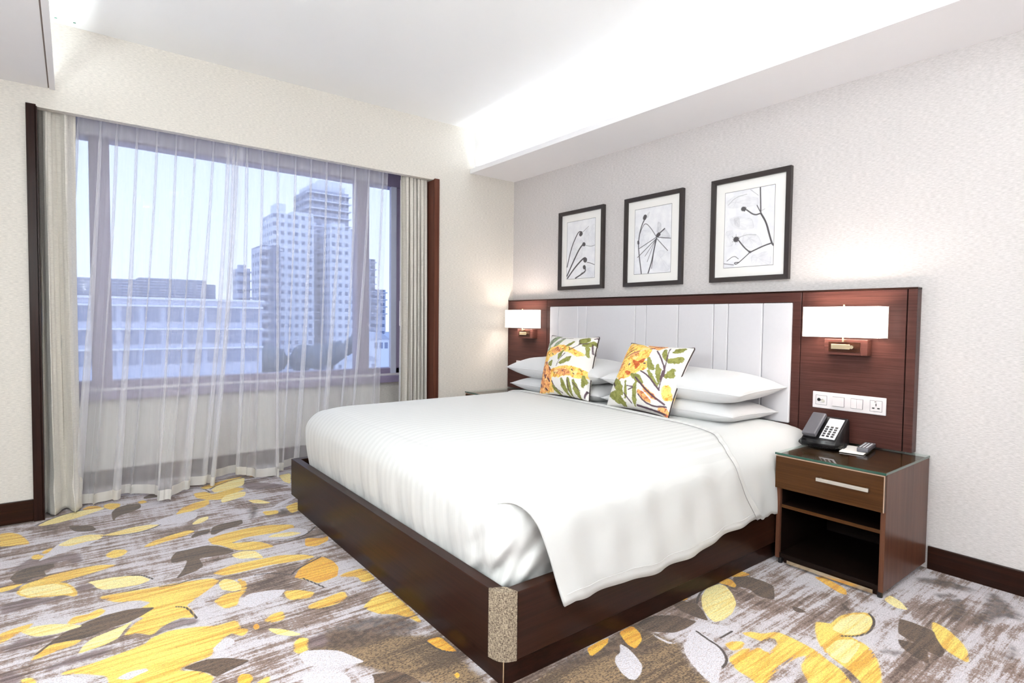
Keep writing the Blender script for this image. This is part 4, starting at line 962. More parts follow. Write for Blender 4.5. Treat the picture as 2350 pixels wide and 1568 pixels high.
# ------------------------------------------------------------ printed cushions
CU = {'Y': (236, 192, 100), 'O': (230, 160, 98), 'G': (122, 122, 58), 'g': (132, 142, 112), 'R': (176, 84, 32), 'P': (74, 50, 62)}
def cushion_mat():
    t = NT('floral_print_linen'); fine = t.noise((1, 1, 1), 900, 2); mid = t.noise((1, 1, 1), 45, 4, .6)
    wat = t.noise((1, 1, 1), 30, 5, .7, .8); wat2 = t.noise((1, 1, 1), 22, 4, .6, .5)
    c = lin(234, 229, 224)
    v = t.math('MULTIPLY', t.math('SUBTRACT', mid, .46), .06)
    for k in 'YOGgRP':
        col = lin(*CU[k]); c2 = t.mix(t.ramp(mid, .4, .6), col, tuple(min(1, x*1.35+.02) for x in col[:3])+(1,))
        m = t.ramp(t.math('ADD', t.attr('p_'+k), t.math('ADD', t.math('MULTIPLY', v, .2), .002) if k == 'P' else t.math('ADD', v, .012)), -.005, .005)
        if k in 'YO': c2 = t.mix(t.ramp(wat, .50, .60), c2, lin(*{'Y': (214, 140, 48), 'O': (178, 92, 66)}[k])); c2 = t.mix(t.ramp(wat2, .58, .64), c2, lin(244, 214, 150))
        c = t.mix(m, c, c2)
    t.set(Base_Color=c, Roughness=.85); t.bump(fine, .3, .001); return t.m
M['floral'] = cushion_mat()
def cushion(BL, BR, TL, TR, h, data, label, seed):
    BL, BR, TL, TR = [np.array(v, float) for v in (BL, BR, TL, TR)]
    n = 110; u = np.linspace(-1, 1, n)
    uu = np.sign(u)*np.abs(u)**.9
    U, V = np.meshgrid(uu, uu, indexing='ij')
    Up = U*(1-.075*(1-V**2)); Vp = V*(1-.075*(1-U**2))
    s, t = (Up+1)/2, (Vp+1)/2
    P = (BL*((1-s)*(1-t))[..., None]+BR*(s*(1-t))[..., None]+TL*((1-s)*t)[..., None]+TR*(s*t)[..., None])
    nrm = np.cross(BR-BL, TL-BL); nrm /= np.linalg.norm(nrm)
    if nrm[0] > 0: nrm = -nrm
    th = np.clip((1-np.abs(U)**2.8)*(1-np.abs(V)**2.8), 0, 1)**.55
    w = wob(U, V, seed, 4)*.005
    at = {k: np.full(U.shape, -.06) for k in 'YOGgRP'}
    s0, t0 = (U+1)/2, (V+1)/2
    for c, pl in parse(data):
        k = c[0]
        if k == 'P': sd = poly_sd(s0, t0, pl if len(pl) < 3 else chaikin(pl, False), False)+float(c[1:])/600*.62
        else: sd = poly_sd(s0, t0, chaikin(pl))
        at[k] = np.maximum(at[k], np.clip(sd, -.06, .06))
    c0 = (BL+BR)/2
    root = empty('cushion', tuple(c0), label, 'cushion', 'floral scatter cushions')
    Pf = P+nrm*(h*th+w*th)[..., None]; Pb = P-nrm*(h*.8*th)[..., None]
    me = gridmesh('cover', np.concatenate([Pf[:, :], Pb[:, ::-1]], 1)[:, :])
    for k in at: add_attr(me, 'p_'+k, np.concatenate([at[k], at[k][:, ::-1]], 1))
    link('cover', me, M['floral'], root)
    e = [P[i, 0] for i in range(n)]+[P[-1, i] for i in range(1, n)]+[P[i, -1] for i in range(n-2, -1, -1)]+[P[0, i] for i in range(n-2, 0, -1)]
    bm = BM(); tube(bm, e[::3], .0042, 6, True); obj('piping', bm, plain('dark_brown_piping', (58, 44, 42), .8), root)
    return root
cushion((-.640, -1.152, .660), (-.635, -1.648, .664), (-.425, -1.042, 1.083), (-.420, -1.530, 1.086), .105, CUSH1, 'floral cushion with peach speckled blooms, the one nearer the window', 5)
cushion((-.655, -1.817, .656), (-.665, -2.298, .652), (-.425, -1.820, 1.056), (-.430, -2.303, 1.046), .115, CUSH2, 'floral cushion with one large yellow flower, the one nearer the telephone', 6)

# ------------------------------------------------------------ wall sconces
def sconce(yc, label):
    r = empty('wall_sconce', (HX, yc, 1.035), label, 'wall lamp', 'rectangular shaded wall sconces')
    x0, x1, y0, y1, z0, z1, w = -.200, -.088, yc-.184, yc+.184, 1.130, 1.288, .003
    bm = BM()
    for q in ((x0, x0+w, y0, y1, z0, z1), (x1-w, x1, y0, y1, z0, z1), (x0+w, x1-w, y0, y0+w, z0, z1), (x0+w, x1-w, y1-w, y1, z0, z1)): box(bm, *q)
    obj('lamp_shade', bm, M['shade'], r)
    for a_ in (y0, y1-.0015): B('shade_seam', M['metal'], r, (x0-.0012, x0-.0001, a_, a_+.0015, z0, z1), bev=0)
    [B('frame_wire', M['metal'], r, (x1-.004, x1+.002, a_, a_+.002, z0-.002, z1+.002), bev=.0004) for a_ in (y0-.002, y1)]
    B('mount', M['head'], r, (-.117, HX-.0005, yc-.105, yc+.105, 1.036, 1.118), bev=.0025)
    B('stem', M['brass'], r, (-.150, -.142, yc-.004, yc+.004, 1.118, 1.30), bev=.001)
    B('arm', M['brass'], r, (-.150, -.1, yc-.004, yc+.004, 1.105, 1.118), bev=.001)
    pl = B('switch_plate', M['darkx'], r, (-.1205, -.1175, yc-.072, yc+.082, 1.052, 1.104), bev=.001)
    B('rocker_bar', M['brass'], pl, (-.1245, -.121, yc-.025, yc+.068, 1.066, 1.092), bev=.001)
    bm = BM(); disc(bm, (-.128, yc-.036, 1.079), .0095, .014, 20, 'x'); obj('knob', bm, M['brass'], pl)
    for s_ in (-1, 1):
        l = bpy.data.lights.new('sconce_lamp', 'POINT'); l.energy = SCONCE; l.color = (1, .95, .93); l.shadow_soft_size = .03
        o = bpy.data.objects.new('sconce_lamp', l); COL.objects.link(o); o.parent = r; o.location = (-.145-HX, s_*.09, 1.209-1.035)
    return r
SCONCE = .9
sconce(-2.995, 'lit rectangular wall sconce above the telephone')
sconce(-.330, 'lit rectangular wall sconce in the corner beside the window wall')

# ------------------------------------------------------------ bedside switch plates
def socket_plate(yc, label, full=True):
    r = empty('socket_plate', (HX, yc, .735), label, 'switch plate', 'bedside switch plates')
    x = HX-.009
    B('plate', M['white_plastic'], r, (x, HX-.0005, yc-.180, yc+.180, .735, .825), bev=.003)
    def pan(y0, y1, z0=.755, z1=.804, d=.002, m=None, name='rocker'):
        B('recess', M['grey_plastic'], r, (x-.0004, x, yc-y1-.0016, yc-y0+.0016, z0-.0016, z1+.0016), bev=0)
        return B(name, m or M['white_plastic'], r, (x-d, x, yc-y1, yc-y0, z0, z1), bev=.0008)
    # modules measured rightwards from the plate's left end
    L = -.180
    a = pan(L+.018, L+.074, d=.0008, name='usb_module')
    for q, (dy, dz) in enumerate(((.034, .781), (.056, .776))):
        bm = BM(); disc(bm, (x-.0012, yc-(L+dy), dz), .009, .001, 20, 'x'); obj('socket_ring', bm, M['metal'] if q else M['black_plastic'], a)
    for s_ in (-1, 1):
        bm = BM(); box(bm, x-.0012, x-.0006, yc-(L+.045)-.012, yc-(L+.045)+.012, .779, .7805)
        bmesh.ops.rotate(bm, cent=(x, yc-(L+.045), .78), matrix=Matrix.Rotation(s_*.6, 3, 'X'), verts=bm.verts); obj('cross_mark', bm, M['grey_plastic'], a)
    pan(L+.106, L+.163, d=.005, name='rocker'); pan(L+.197, L+.224, d=.003); pan(L+.226, L+.253, d=.006)
    u = pan(L+.288, L+.342, .752, .806, .0008, name='universal_socket')
    for (dy, dz, w, hh) in ((0, .786, .004, .014), (-.012, .768, .011, .006), (.012, .768, .011, .006), (-.003, .801, .008, .003)):
        B('pin_slot', M['black'], u, (x-.0016, x-.0009, yc-(L+.315)-dy-w/2, yc-(L+.315)-dy+w/2, dz-hh/2, dz+hh/2), bev=.0003)
    return r
socket_plate(-2.997, 'long white switch and socket plate above the telephone')
socket_plate(-.330, 'long white switch plate half hidden behind the far pillows')

# ------------------------------------------------------------ nightstands
def nightstand(y0, y1, label):
    r = empty('nightstand', (-.28, (y0+y1)/2, 0), label, 'nightstand', 'dark wooden nightstands')
    x0, x1, t = -.548, -.008, .02
    B('side_panel', M['nsx'], r, (x0, x1, y0, y0+t, .028, .548)); B('side_panel', M['nsx'], r, (x0, x1, y1-t, y1, .028, .548))
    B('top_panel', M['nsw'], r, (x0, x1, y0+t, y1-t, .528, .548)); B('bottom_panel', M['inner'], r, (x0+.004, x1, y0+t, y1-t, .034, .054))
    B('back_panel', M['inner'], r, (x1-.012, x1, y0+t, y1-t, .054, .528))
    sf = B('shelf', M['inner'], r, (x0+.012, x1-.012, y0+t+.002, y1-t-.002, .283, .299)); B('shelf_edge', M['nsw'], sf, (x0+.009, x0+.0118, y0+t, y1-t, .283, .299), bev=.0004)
    for q in ((y0+t, y0+t+.0018), (y1-t-.0018, y1-t)): B('shade_liner', M['inner'], r, (x0+.014, x1-.012, q[0], q[1], .055, .384), bev=0)  # added thin sheets that darken the inner sides like shade
    B('base', M['dark'], r, (x0+.03, x1, y0+.03, y1-.03, 0.0, .034))
    bm = BM(); box(bm, x0-.002, x0+.002, y0+.04, y1-.06, .012, .030, .001); obj('kick_strip', bm, M['brass'], r)
    d = B('drawer', M['nsw'], r, (x0-.020, x0-.001, y0+.001, y1-.001, .385, .546), (x0, x1-.08, y0+.03, y1-.03, .395, .50), bev=.001)
    B('edge_band', M['edge'], d, (x0-.0215, x0-.0195, y0+.0005, y1-.0005, .543, .5475), (x0-.0215, x0-.0195, y0+.0005, y0+.0045, .385, .543), bev=.0003)
    yc = (y0+y1)/2-.075
    B('handle', M['metal'], d, (x0-.048, x0-.038, yc-.11, yc+.11, .467, .483), (x0-.038, x0-.020, yc-.102, yc-.094, .470, .480), (x0-.038, x0-.020, yc+.094, yc+.102, .470, .480), bev=.001)
    g = B('glass_top', M['tglass'], r, (x0-.022, x1-.004, y0-.002, y1+.002, .5495, .5605), bev=.001)
    B('glass_rim', M['glassedge'], g, (x0-.0235, x0-.022, y0-.0025, y1+.0025, .550, .560), (x0-.022, x1-.004, y0-.0035, y0-.002, .550, .560), bev=.0003)
    for (a, b) in ((x0+.02, y0+.018), (x0+.02, y1-.018)):
        bm = BM(); disc(bm, (a, b, .014), .011, .028, 16); obj('glide', bm, M['black_plastic'], r)
    return r
nightstand(-3.352, -2.872, 'dark nightstand with glass top and one drawer carrying the telephone')
nightstand(-.560, -.060, 'dark nightstand mostly hidden in the far corner behind the bed')

# ------------------------------------------------------------ telephone
GT = .561
def rotz(bm, c, a): bmesh.ops.rotate(bm, cent=c, matrix=Matrix.Rotation(a, 3, 'Z'), verts=bm.verts)
ph = empty('telephone', (-.20, -2.945, GT), 'black and grey desk telephone on the glass top of the nightstand', 'telephone')
pr = [(-.285, GT), (-.290, .590), (-.278, .606), (-.150, .702), (-.128, .704), (-.118, .690), (-.112, GT)]
bm = BM()
def wedge(bm, pr, y0, y1, bev=.004):
    a = [bm.verts.new((x, y0, z)) for x, z in pr]; b = [bm.verts.new((x, y1, z)) for x, z in pr]; n = len(pr)
    bm.faces.new(a); bm.faces.new(b[::-1])
    for i in range(n): bm.faces.new((a[i], b[i], b[(i+1) % n], a[(i+1) % n]))
    bmesh.ops.recalc_face_normals(bm, faces=bm.faces[:])
    bmesh.ops.bevel(bm, geom=bm.edges[:], offset=bev, segments=3, affect='EDGES')
wedge(bm, pr, -3.030, -2.862); obj('body', bm, M['black_plastic'], ph, True)
P0, P1 = Vector((-.278, 0, .606)), Vector((-.150, 0, .702)); dirv = (P1-P0).normalized(); nv = Vector((-dirv.z, 0, dirv.x))
def on_face(name, s0, s1, y0, y1, h0, h1, m, parent, bev=.001):
    bm = BM(); box(bm, 0, s1-s0, y0, y1, h0, h1, bev)
    R = Matrix(((dirv.x, 0, nv.x), (0, 1, 0), (dirv.z, 0, nv.z)))
    for v in bm.verts: v.co = R @ v.co + P0 + dirv*s0
    return obj(name, bm, m, parent)
fp = on_face('keypad_plate', .004, .152, -3.022, -2.948, .000, .003, M['silver_plastic'], ph)
for i in range(3):
    for j in range(5):
        on_face('key', .016+j*.0165, .016+j*.0165+.0095, -3.012+i*.022, -3.012+i*.022+.013, .003, .0065, M['black_plastic'], fp, .0012)
hs = on_face('handset', -.006, .156, -2.938, -2.868, .010, .034, M['grey_plastic'], ph, .008)
on_face('earpiece', .112, .154, -2.934, -2.872, -.004, .012, M['black_plastic'], hs, .006); on_face('mouthpiece', -.004, .038, -2.934, -2.872, -.004, .012, M['black_plastic'], hs, .006)
# coiled cord along the front
ctl = [Vector(p) for p in ((-.285, -2.872, .600), (-.305, -2.860, .580), (-.315, -2.885, GT+.008), (-.318, -2.94, GT+.008), (-.312, -2.99, GT+.008), (-.292, -3.03, GT+.008), (-.25, -3.052, GT+.008), (-.20, -3.045, GT+.008), (-.16, -3.032, .575))]
pts = []
for i in range(len(ctl)-1):
    for k in range(60): pts.append(ctl[i].lerp(ctl[i+1], k/60))
cp = []
for i, p in enumerate(pts):
    a = i*2*math.pi/9; tdir = (pts[min(i+1, len(pts)-1)]-pts[max(i-1, 0)]).normalized(); u = tdir.cross(Vector((0, 0, 1))).normalized(); v = tdir.cross(u)
    cp.append(p+.0045*(math.cos(a)*u+math.sin(a)*v))
bm = BM(); tube(bm, cp, .0013, 4); obj('coiled_cord', bm, M['black_plastic'], ph, True)
# ------------------------------------------------------------ cards and remote control
def card(cx, cy, z, l, w, a, label, m, grp=None, t_=.0012):
    bm = BM(); box(bm, cx-l/2, cx+l/2, cy-w/2, cy+w/2, z, z+t_, .0003); rotz(bm, (cx, cy, z), a)
    o = obj('note_card', bm, m); based(o, (cx, cy, z)); return tag(o, label, 'card', grp)
card(-.168, -3.048, GT+.0004, .13, .085, .10, 'cream printed card lying between the telephone and the remote control', plain('cream_card', (232, 222, 206), .7))
card(-.215, -3.098, GT+.002, .18, .105, .16, 'white folded leaflet lying under the remote control', M['paper'], None, .004)
rc = empty('remote_control', (-.175, -3.13, GT+.0063), 'grey remote control resting on a white leaflet beside the telephone', 'remote control')
bm = BM(); box(bm, -.255, -.075, -3.154, -3.104, GT+.0065, GT+.0285, .006, 3); rotz(bm, (-.165, -3.13, 0), .16); obj('body', bm, M['grey_plastic'], rc, True)
for i in range(7):
    for j in range(3):
        x, y = -.235+i*.020, -3.144+j*.014
        bm = BM(); box(bm, x-.005, x+.005, y-.0035, y+.0035, GT+.0286, GT+.0305, .0008); rotz(bm, (-.165, -3.13, 0), .16); obj('button', bm, M['silver_plastic'], rc)

# ------------------------------------------------------------ pictures
def art_mat():
    t = NT('xray_flower_print'); nz = t.noise((1, 1, 1), 14, 4, .6)
    ink = t.attr('ink'); sh_ = t.attr('wash')
    c = t.mix(t.ramp(nz, .3, .7), lin(245, 244, 246), lin(232, 231, 236))
    c = t.mix(t.math('MULTIPLY', sh_, t.ramp(nz, .25, .75, .5, 1.0)), c, lin(140, 138, 146)); c = t.mix(ink, c, lin(44, 34, 40))
    t.set(Base_Color=c, Roughness=.6); return t.m
M['art'] = art_mat()
def picture(y0, data, pr_, label, seed):
    W_, H_, z0 = .517, .655, 1.4575; y1 = y0-W_; z1 = z0+H_; f = .030
    r = empty('framed_picture', (0, (y0+y1)/2, z0), label, 'picture', 'framed flower prints above the headboard')
    fm = []
    # mitred frame bars
    bm = BM(); xa, xb = -.030, -.002
    o_ = [(y0, z0), (y1, z0), (y1, z1), (y0, z1)]; i_ = [(y0-f, z0+f), (y1+f, z0+f), (y1+f, z1-f), (y0-f, z1-f)]
    for k in range(4):
        q = [o_[k], o_[(k+1) % 4], i_[(k+1) % 4], i_[k]]
        a = [bm.verts.new((xa+(.004 if n_ > 1 else 0), y, z)) for n_, (y, z) in enumerate(q)]; b = [bm.verts.new((xb, y, z)) for y, z in q]
        bm.faces.new(a); bm.faces.new(b[::-1])
        for n_ in range(4): bm.faces.new((a[n_], b[n_], b[(n_+1) % 4], a[(n_+1) % 4]))
    obj('frame', bm, M['frameblk'], r)
    B('mat_board', M['mat'], r, (-.012, -.008, y1+f, y0-f, z0+f, z1-f), bev=0)
    B('glazing', M['picglass'], r, (-.0225, -.0210, y1+f, y0-f, z0+f, z1-f), bev=0)
    pa, pb, pz0, pz1 = y0-.090, y1+.098, z0+.088, z1-.088
    n, m = 170, 240
    u = np.linspace(0, 1, n); v = np.linspace(0, 1, m); U, V = np.meshgrid(u, v, indexing='ij')
    me = gridmesh('print', np.stack([np.full(U.shape, -.0125), pa+(pb-pa)*U, pz0+(pz1-pz0)*V], -1))
    ink = np.zeros(U.shape); wash = np.zeros(U.shape); asp = (pz1-pz0)/abs(pb-pa)
    Xs, Ys = U, V*asp
    for c, pl in parse(data):
        pl = pl*np.array([1, asp]); k = c[0]
        if k in 'SsB':
            w = (float(c[1:]) if len(c) > 1 else 3)/pr_*.62
            q = pl if (k == 'B' or len(pl) < 3) else chaikin(chaikin(pl, False), False)
            d = -poly_sd(Xs, Ys, q, False)
            if k == 'B':
                ang = np.arctan2(Ys-pl[0, 1], Xs-pl[0, 0]); w = w*1.5*(1+(.16 if seed == 3 else .06)*np.sin(ang*11)); 
            m_ = np.clip((w-d)/.006+.5, 0, 1)*(.55 if k == 's' else .93); ink = np.maximum(ink, m_)
        else:
            sd = poly_sd(Xs, Ys, chaikin(chaikin(pl))); s_ = .13 if k == 'L' else .42
            edge_ = np.exp(-(sd/.005)**2)*(.16+.14*np.sin(Xs*22+Ys*9))
            m_ = np.clip(sd/.02+.5, 0, 1)*s_*(.35+.65*np.exp(-np.clip(sd, 0, 1)/.05))+edge_*(sd > -.02)
            wash = np.maximum(wash, m_)
            cc = pl.mean(0)*.65+pl[0]*.35
            for e_ in chaikin(pl)[::1]:
                d = -poly_sd(Xs, Ys, np.stack([cc, cc+(e_-cc)*.93]), False)
                wash = np.maximum(wash, np.clip((.0035-d)/.004+.5, 0, 1)*(.30 if k == 'L' else .6))
    b_ = (U < .006) | (U > .994) | (V < .005) | (V > .995); ink[b_] = .75
    add_attr(me, 'ink', np.clip(ink, 0, 1)); add_attr(me, 'wash', np.clip(wash, 0, 1))
    link('print', me, M['art'], r)
    return r
picture(-.660, ART1, 250, 'black framed print of three drooping dark flower buds, nearest the window', 1)
picture(-1.388, ART2, 328, 'black framed print of one spiky open flower, middle of the row', 2)
picture(-2.122, ART3, 438, 'black framed print of a dark branching twig with round blossoms, nearest the telephone side', 3)

t = NT('translucent_drum_shade'); tl = t.n('BsdfTranslucent'); tl.inputs[0].default_value = (.95, .95, .93, 1); tr = t.n('BsdfTransparent')
mx = t.n('MixShader'); mx.inputs[0].default_value = .35; t.t.links.new(tr.outputs[0], mx.inputs[1]); t.t.links.new(tl.outputs[0], mx.inputs[2]); t.t.links.new(mx.outputs[0], t.out.inputs[0]); t.t.nodes.remove(t.b); M['lampshade'] = t.m
# ------------------------------------------------------------ added floor lamps, unseen fill for the room
for (x, y), lab in zip(FILL_LAMPS, ('added fill lamp with drum shade against the wall behind the camera', 'added fill lamp with drum shade against the left wall')):
    r = empty('fill_floor_lamp', (x, y, 0), lab, 'floor lamp', 'added fill lamps outside the picture')
    bm = BM(); disc(bm, (x, y, .0125), .14, .024, 40); obj('base', bm, M['metal'], r)
    bm = BM(); tube(bm, [(x, y, .024), (x, y, LAMP_Z+.05)], .011, 12); obj('pole', bm, M['metal'], r)
    bm = BM(); n = 48; z0, z1 = LAMP_Z-.15, LAMP_Z+.15
    v0 = [bm.verts.new((x+.20*math.cos(i*2*math.pi/n), y+.20*math.sin(i*2*math.pi/n), z0)) for i in range(n)]; v1 = [bm.verts.new((x+.18*math.cos(i*2*math.pi/n), y+.18*math.sin(i*2*math.pi/n), z1)) for i in range(n)]
    for i in range(n): bm.faces.new((v0[i], v0[(i+1) % n], v1[(i+1) % n], v1[i]))
    o = obj('lamp_shade', bm, M['lampshade'], r, True)
    l = bpy.data.lights.new('fill_floor_bulb', 'POINT'); l.energy = LAMP_W*(.22 if y < -4 else 1.25); l.color = (.90, 1.0, 1.0); l.shadow_soft_size = .09
    if y < -4:
        u_ = area('fill_uplight_bulb', (0, 0, LAMP_Z+.10), .24, .24, FILL_UPLIGHT, (.90, 1.0, 1.0), (math.pi, 0, 0), shape='DISK'); u_.parent = r
    o = bpy.data.objects.new('fill_floor_bulb', l); COL.objects.link(o); o.parent = r; o.location = (0, 0, LAMP_Z)
# ------------------------------------------------------------ added ceiling fill lights (out of view) and corner fitting
for (x, y), lab in zip(FILL_DOWNS, ('nearest the foot of the bed', 'nearest the headboard wall', 'in the middle of the rear row', 'nearest the left wall')):
    r = empty('ceiling_fill_light', (x, y, HC), 'added round ceiling fill light out of view, '+lab, 'ceiling light', 'added ceiling fill lights')
    bm = BM(); disc(bm, (x, y, HC-.004), .10, .008, 40); obj('ring', bm, M['white_plastic'], r)
    bm = BM(); disc(bm, (x, y, HC-.009), .082, .003, 40); obj('lens', bm, M['bulb'], r)
r = empty('ceiling_vent', (-3.32, -.078, HC), 'slim white slot fitting with green tipped ends at the ceiling corner', 'vent')
B('plate', M['ceil'], r, (-3.378, -3.275, -.094, -.064, HC-.004, HC-.0005), bev=.001)
gm = plain('green_tip', (90, 150, 130), .5)
B('end_tip', gm, r, (-3.374, -3.362, -.084, -.074, HC-.006, HC-.004), bev=.0003); B('end_tip', gm, r, (-3.290, -3.278, -.084, -.074, HC-.006, HC-.004), bev=.0003)

# ------------------------------------------------------------ curtains
def drape(xa, xb, y0, folds, seed, label, flare=0, puddle=False, zt=2.44):
    nu, nv = 260, 110
    u = np.linspace(0, 1, nu); v = np.linspace(0, 1, nv); U, V = np.meshgrid(u, v, indexing='ij')
    r = np.random.default_rng(seed); ph = np.interp(u, np.linspace(0, 1, 7), np.cumsum(r.uniform(.6, 1.5, 7)))
    ph = (ph-ph[0])/(ph[-1]-ph[0])*folds*2*math.pi; PH = ph[:, None]+.5*np.sin(3*V+seed)
    amp = .018+.026*np.clip((1-V)*8, 0, 1)*0+.022*(1-V)+.012
    s = np.sin(PH); sq = np.sign(s)*np.abs(s)**.65
    Y = y0+amp*sq+.006*np.sin(PH*2.3+seed+4*V)
    X = xa+(xb-xa)*U+.012*np.sin(PH*2)*(.4+V)+flare*(1-V)**2*(U-.5)*.5
    Z = .012+(zt-.012)*V
    if puddle: X = X+.008*np.exp(-((V-.06)/.03)**2)*np.sin(PH+1); Y = Y-.045*np.exp(-(V/.045)**2)*(1+.4*np.sin(PH*.6))
    me = gridmesh('curtain', np.stack([X, Y, Z], -1)); o = link('curtain', me, M['drape']); o['label'] = label
    o = based(o, ((xa+xb)/2, y0, 0)); sm = o.modifiers.new('thickness', 'SOLIDIFY'); sm.thickness = .003
    return tag(o, label, 'curtain', 'heavy side curtains')
drape(-3.463, -3.290, .105, 2.3, 12, 'heavy silver grey curtain gathered at the left end of the window', .02, True)
drape(-1.118, -.880, .105, 6.5, 9, 'heavy silver grey curtain gathered at the right end of the window', .03)
bm = BM(); tube(bm, [(-1.128, .10, 2.36), (-1.130, .098, 1.35)], .0022, 6); w_ = obj('curtain_wand', bm, M['white_plastic'])
bm = BM(); tube(bm, [(-1.130, .098, 1.35), (-1.131, .098, 1.14)], .0055, 8); obj('grip', bm, M['white_plastic'], w_)
tag(w_, 'thin white pull wand hanging beside the right heavy curtain', 'curtain wand')
def sheer_panel(pleats, xb0, xb1, y0, seed, label, lean=0):
    "pleats: x of each pinch pleat at the heading; the cloth spreads and leans towards the hem"
    pl = np.array(pleats); n = len(pl); nu, nv = 46*(n), 120
    q = np.linspace(-.45, n-1+.45, nu)                 # pleat coordinate
    v = np.linspace(0, 1, nv)                           # 0 hem, 1 heading
    xt = np.interp(q, np.arange(n), pl); ex = (pl[-1]-pl[0])/(n-1)
    xt = np.where(q < 0, pl[0]+q*ex, np.where(q > n-1, pl[-1]+(q-n+1)*ex, xt))
    fr_ = q-np.round(q)                                  # distance to the nearest pleat
    xbm = xb0+(xb1-xb0)*(q-q[0])/(q[-1]-q[0])
    Q, V = np.meshgrid(q, v, indexing='ij'); FR = fr_[:, None]
    Zh = 2.445
    D = np.clip((1-V)*1.0, 0, 1)
    k = D**1.25
    X = xt[:, None]*(1-k)+xbm[:, None]*k
    rr = np.random.default_rng(seed)
    jit = rr.normal(0, .35, n+2); J = np.interp(Q, np.arange(-1, n+1), jit)
    # pinch pleat: a tight double loop at the heading opening into two soft folds
    tight = np.exp(-(FR/.10)**2); wide = .5+.5*np.cos(2*math.pi*FR)
    near = np.clip((V-.955)/.02, 0, 1)
    pin = np.exp(-((V-.955)/.03)**2)
    shf = .10*J*D
    ww = .19+.06*D
    F2 = FR-shf
    X = X-ex*F2*np.exp(-(F2/ww)**2)*(2.5-.4*D)*(.35+.65*np.clip(D*14, 0, 1))
    F3 = ((FR+.5) % 1.0)-.5-.28*np.sign(J+.01)-.05*J
    X = X-ex*F3*np.exp(-(F3/.07)**2)*2.4*np.clip((D-.22-.1*J)*3, 0, 1)
    yf = .022*np.exp(-(F2/(ww*1.2))**2)*np.cos(F2*2*math.pi*2.2)+.012*np.sin(F2*2*math.pi*2.5)*np.exp(-(F2/ww)**2)
    body = (.024*D**.6)*np.cos(2*math.pi*(FR*1.0+.12*J*D))
    X = X+(.035*D)*np.sin(2*math.pi*Q*.5+J*2)*np.clip(D*2, 0, 1)
    hemw = wob(Q*.55, Q*0, seed+1, 2.2)
    low = D**2.2*(.26*hemw+.10*np.cos(2*math.pi*Q*.27+seed))
    Y = y0-yf-body-low-lean*D**1.5
    Z = .022+(Zh-.022)*V+.020*hemw*(1-V)
    P = np.stack([X, Y, Z], -1)
    ih = 4
    me = gridmesh('sheer_curtain', P); o = link('sheer_curtain', me, M['sheer'])
    o = based(o, (float(pl.mean()), y0, 0))
    me2 = gridmesh('hem', P[:, :ih]+np.array([0, -.003, 0])); h_ = link('hem', me2, M['hem'], o); h_['label'] = 'denser double hem'
    me3 = gridmesh('heading_tape', P[:, -7:]+np.array([0, .003, 0])); h3 = link('heading_tape', me3, M['sheer'], o)
    return tag(o, label, 'sheer curtain', 'sheer voile panels')
plx = [-3.274, -3.158, -3.077, -2.969, -2.857, -2.747, -2.634, -2.523, -2.425, -2.372]
prx = [-2.395, -2.31, -2.203, -2.095, -1.968, -1.852, -1.731, -1.616, -1.498, -1.382, -1.26]
sheer_panel(plx, -3.45, -2.50, .17, 3, 'left white sheer curtain panel in front of the window', 0.07)
sheer_panel(prx, -2.53, -1.36, .165, 8, 'right white sheer curtain panel reaching behind the bed', -.05)
bm = BM(); box(bm, NX0+.01, NX1-.01, .10, .23, 2.455, 2.475, .002); tr_ = obj('curtain_rail', bm, M['white_plastic']); tag(based(tr_, (-2.16, .16, 2.455)), 'white double curtain rail hidden above the pelmet edge', 'curtain rail')
for dy in (0, .0): pass

# ============================================================ OUTSIDE
GZ = -22.0
bm = BM(); vs = [bm.verts.new(p) for p in ((-500, 20, GZ), (700, 20, GZ), (700, 900, GZ), (-500, 900, GZ))]; bm.faces.new(vs)
g_ = obj('ground', bm, plain('city_ground', (176, 178, 190), .9, var=.2, sc=.05)); g_['kind'] = 'structure'
def facade(name, wall, glass, fx, fz, wx=.5, wz=.45):
    t = NT(name); tc_ = t.n('TexCoord'); sp = t.n('SeparateXYZ'); t.t.links.new(tc_.outputs['Object'], sp.inputs[0])
    ax = t.math('ADD', sp.outputs[0], sp.outputs[1])
    a = t.math('LESS_THAN', t.math('FRACT', t.math('DIVIDE', ax, fx)), wx); b = t.math('LESS_THAN', t.math('FRACT', t.math('DIVIDE', sp.outputs[2], fz)), wz)
    t.set(Base_Color=t.mix(t.math('MULTIPLY', a, b), lin(*wall), lin(*glass)), Roughness=.7); return t.m
def tower(x0, x1, y0, y1, z1, mat, slabm, label, floors=0, step=3.2, cap=None, over=.5, grp='apartment towers in the distance'):
    r = empty('apartment_tower', ((x0+x1)/2, (y0+y1)/2, GZ), label, 'building', grp)
    bm = BM(); box(bm, x0, x1, y0, y1, GZ, z1); obj('facade', bm, mat, r)
    for i in range(floors):
        z = z1-step*(i+.5)
        bm = BM(); box(bm, x0-over, x1+over, y0-over*1.6, y0+2, z, z+.45); obj('balcony_slab', bm, slabm, r)
    if cap:
        for c in cap: bm = BM(); box(bm, *c); obj('roof_block', bm, slabm, r)
    return r
fa = facade('hazy_pale_facade', (236, 236, 244), (150, 156, 180), 2.6, 3.2); fb = facade('hazy_lilac_facade', (214, 214, 228), (140, 146, 172), 3.4, 3.2, .6)  # distance haze put into the pale building colours
fc = facade('hazy_grey_facade', (176, 180, 200), (120, 126, 152), 3.0, 3.2, .7, .5); fd = facade('dark_facade', (150, 154, 178), (112, 118, 146), 2.2, 3.2, .6)
sw = plain('white_concrete', (242, 242, 248), .8, sc=.3); sg = plain('grey_concrete', (196, 198, 214), .8, sc=.3)
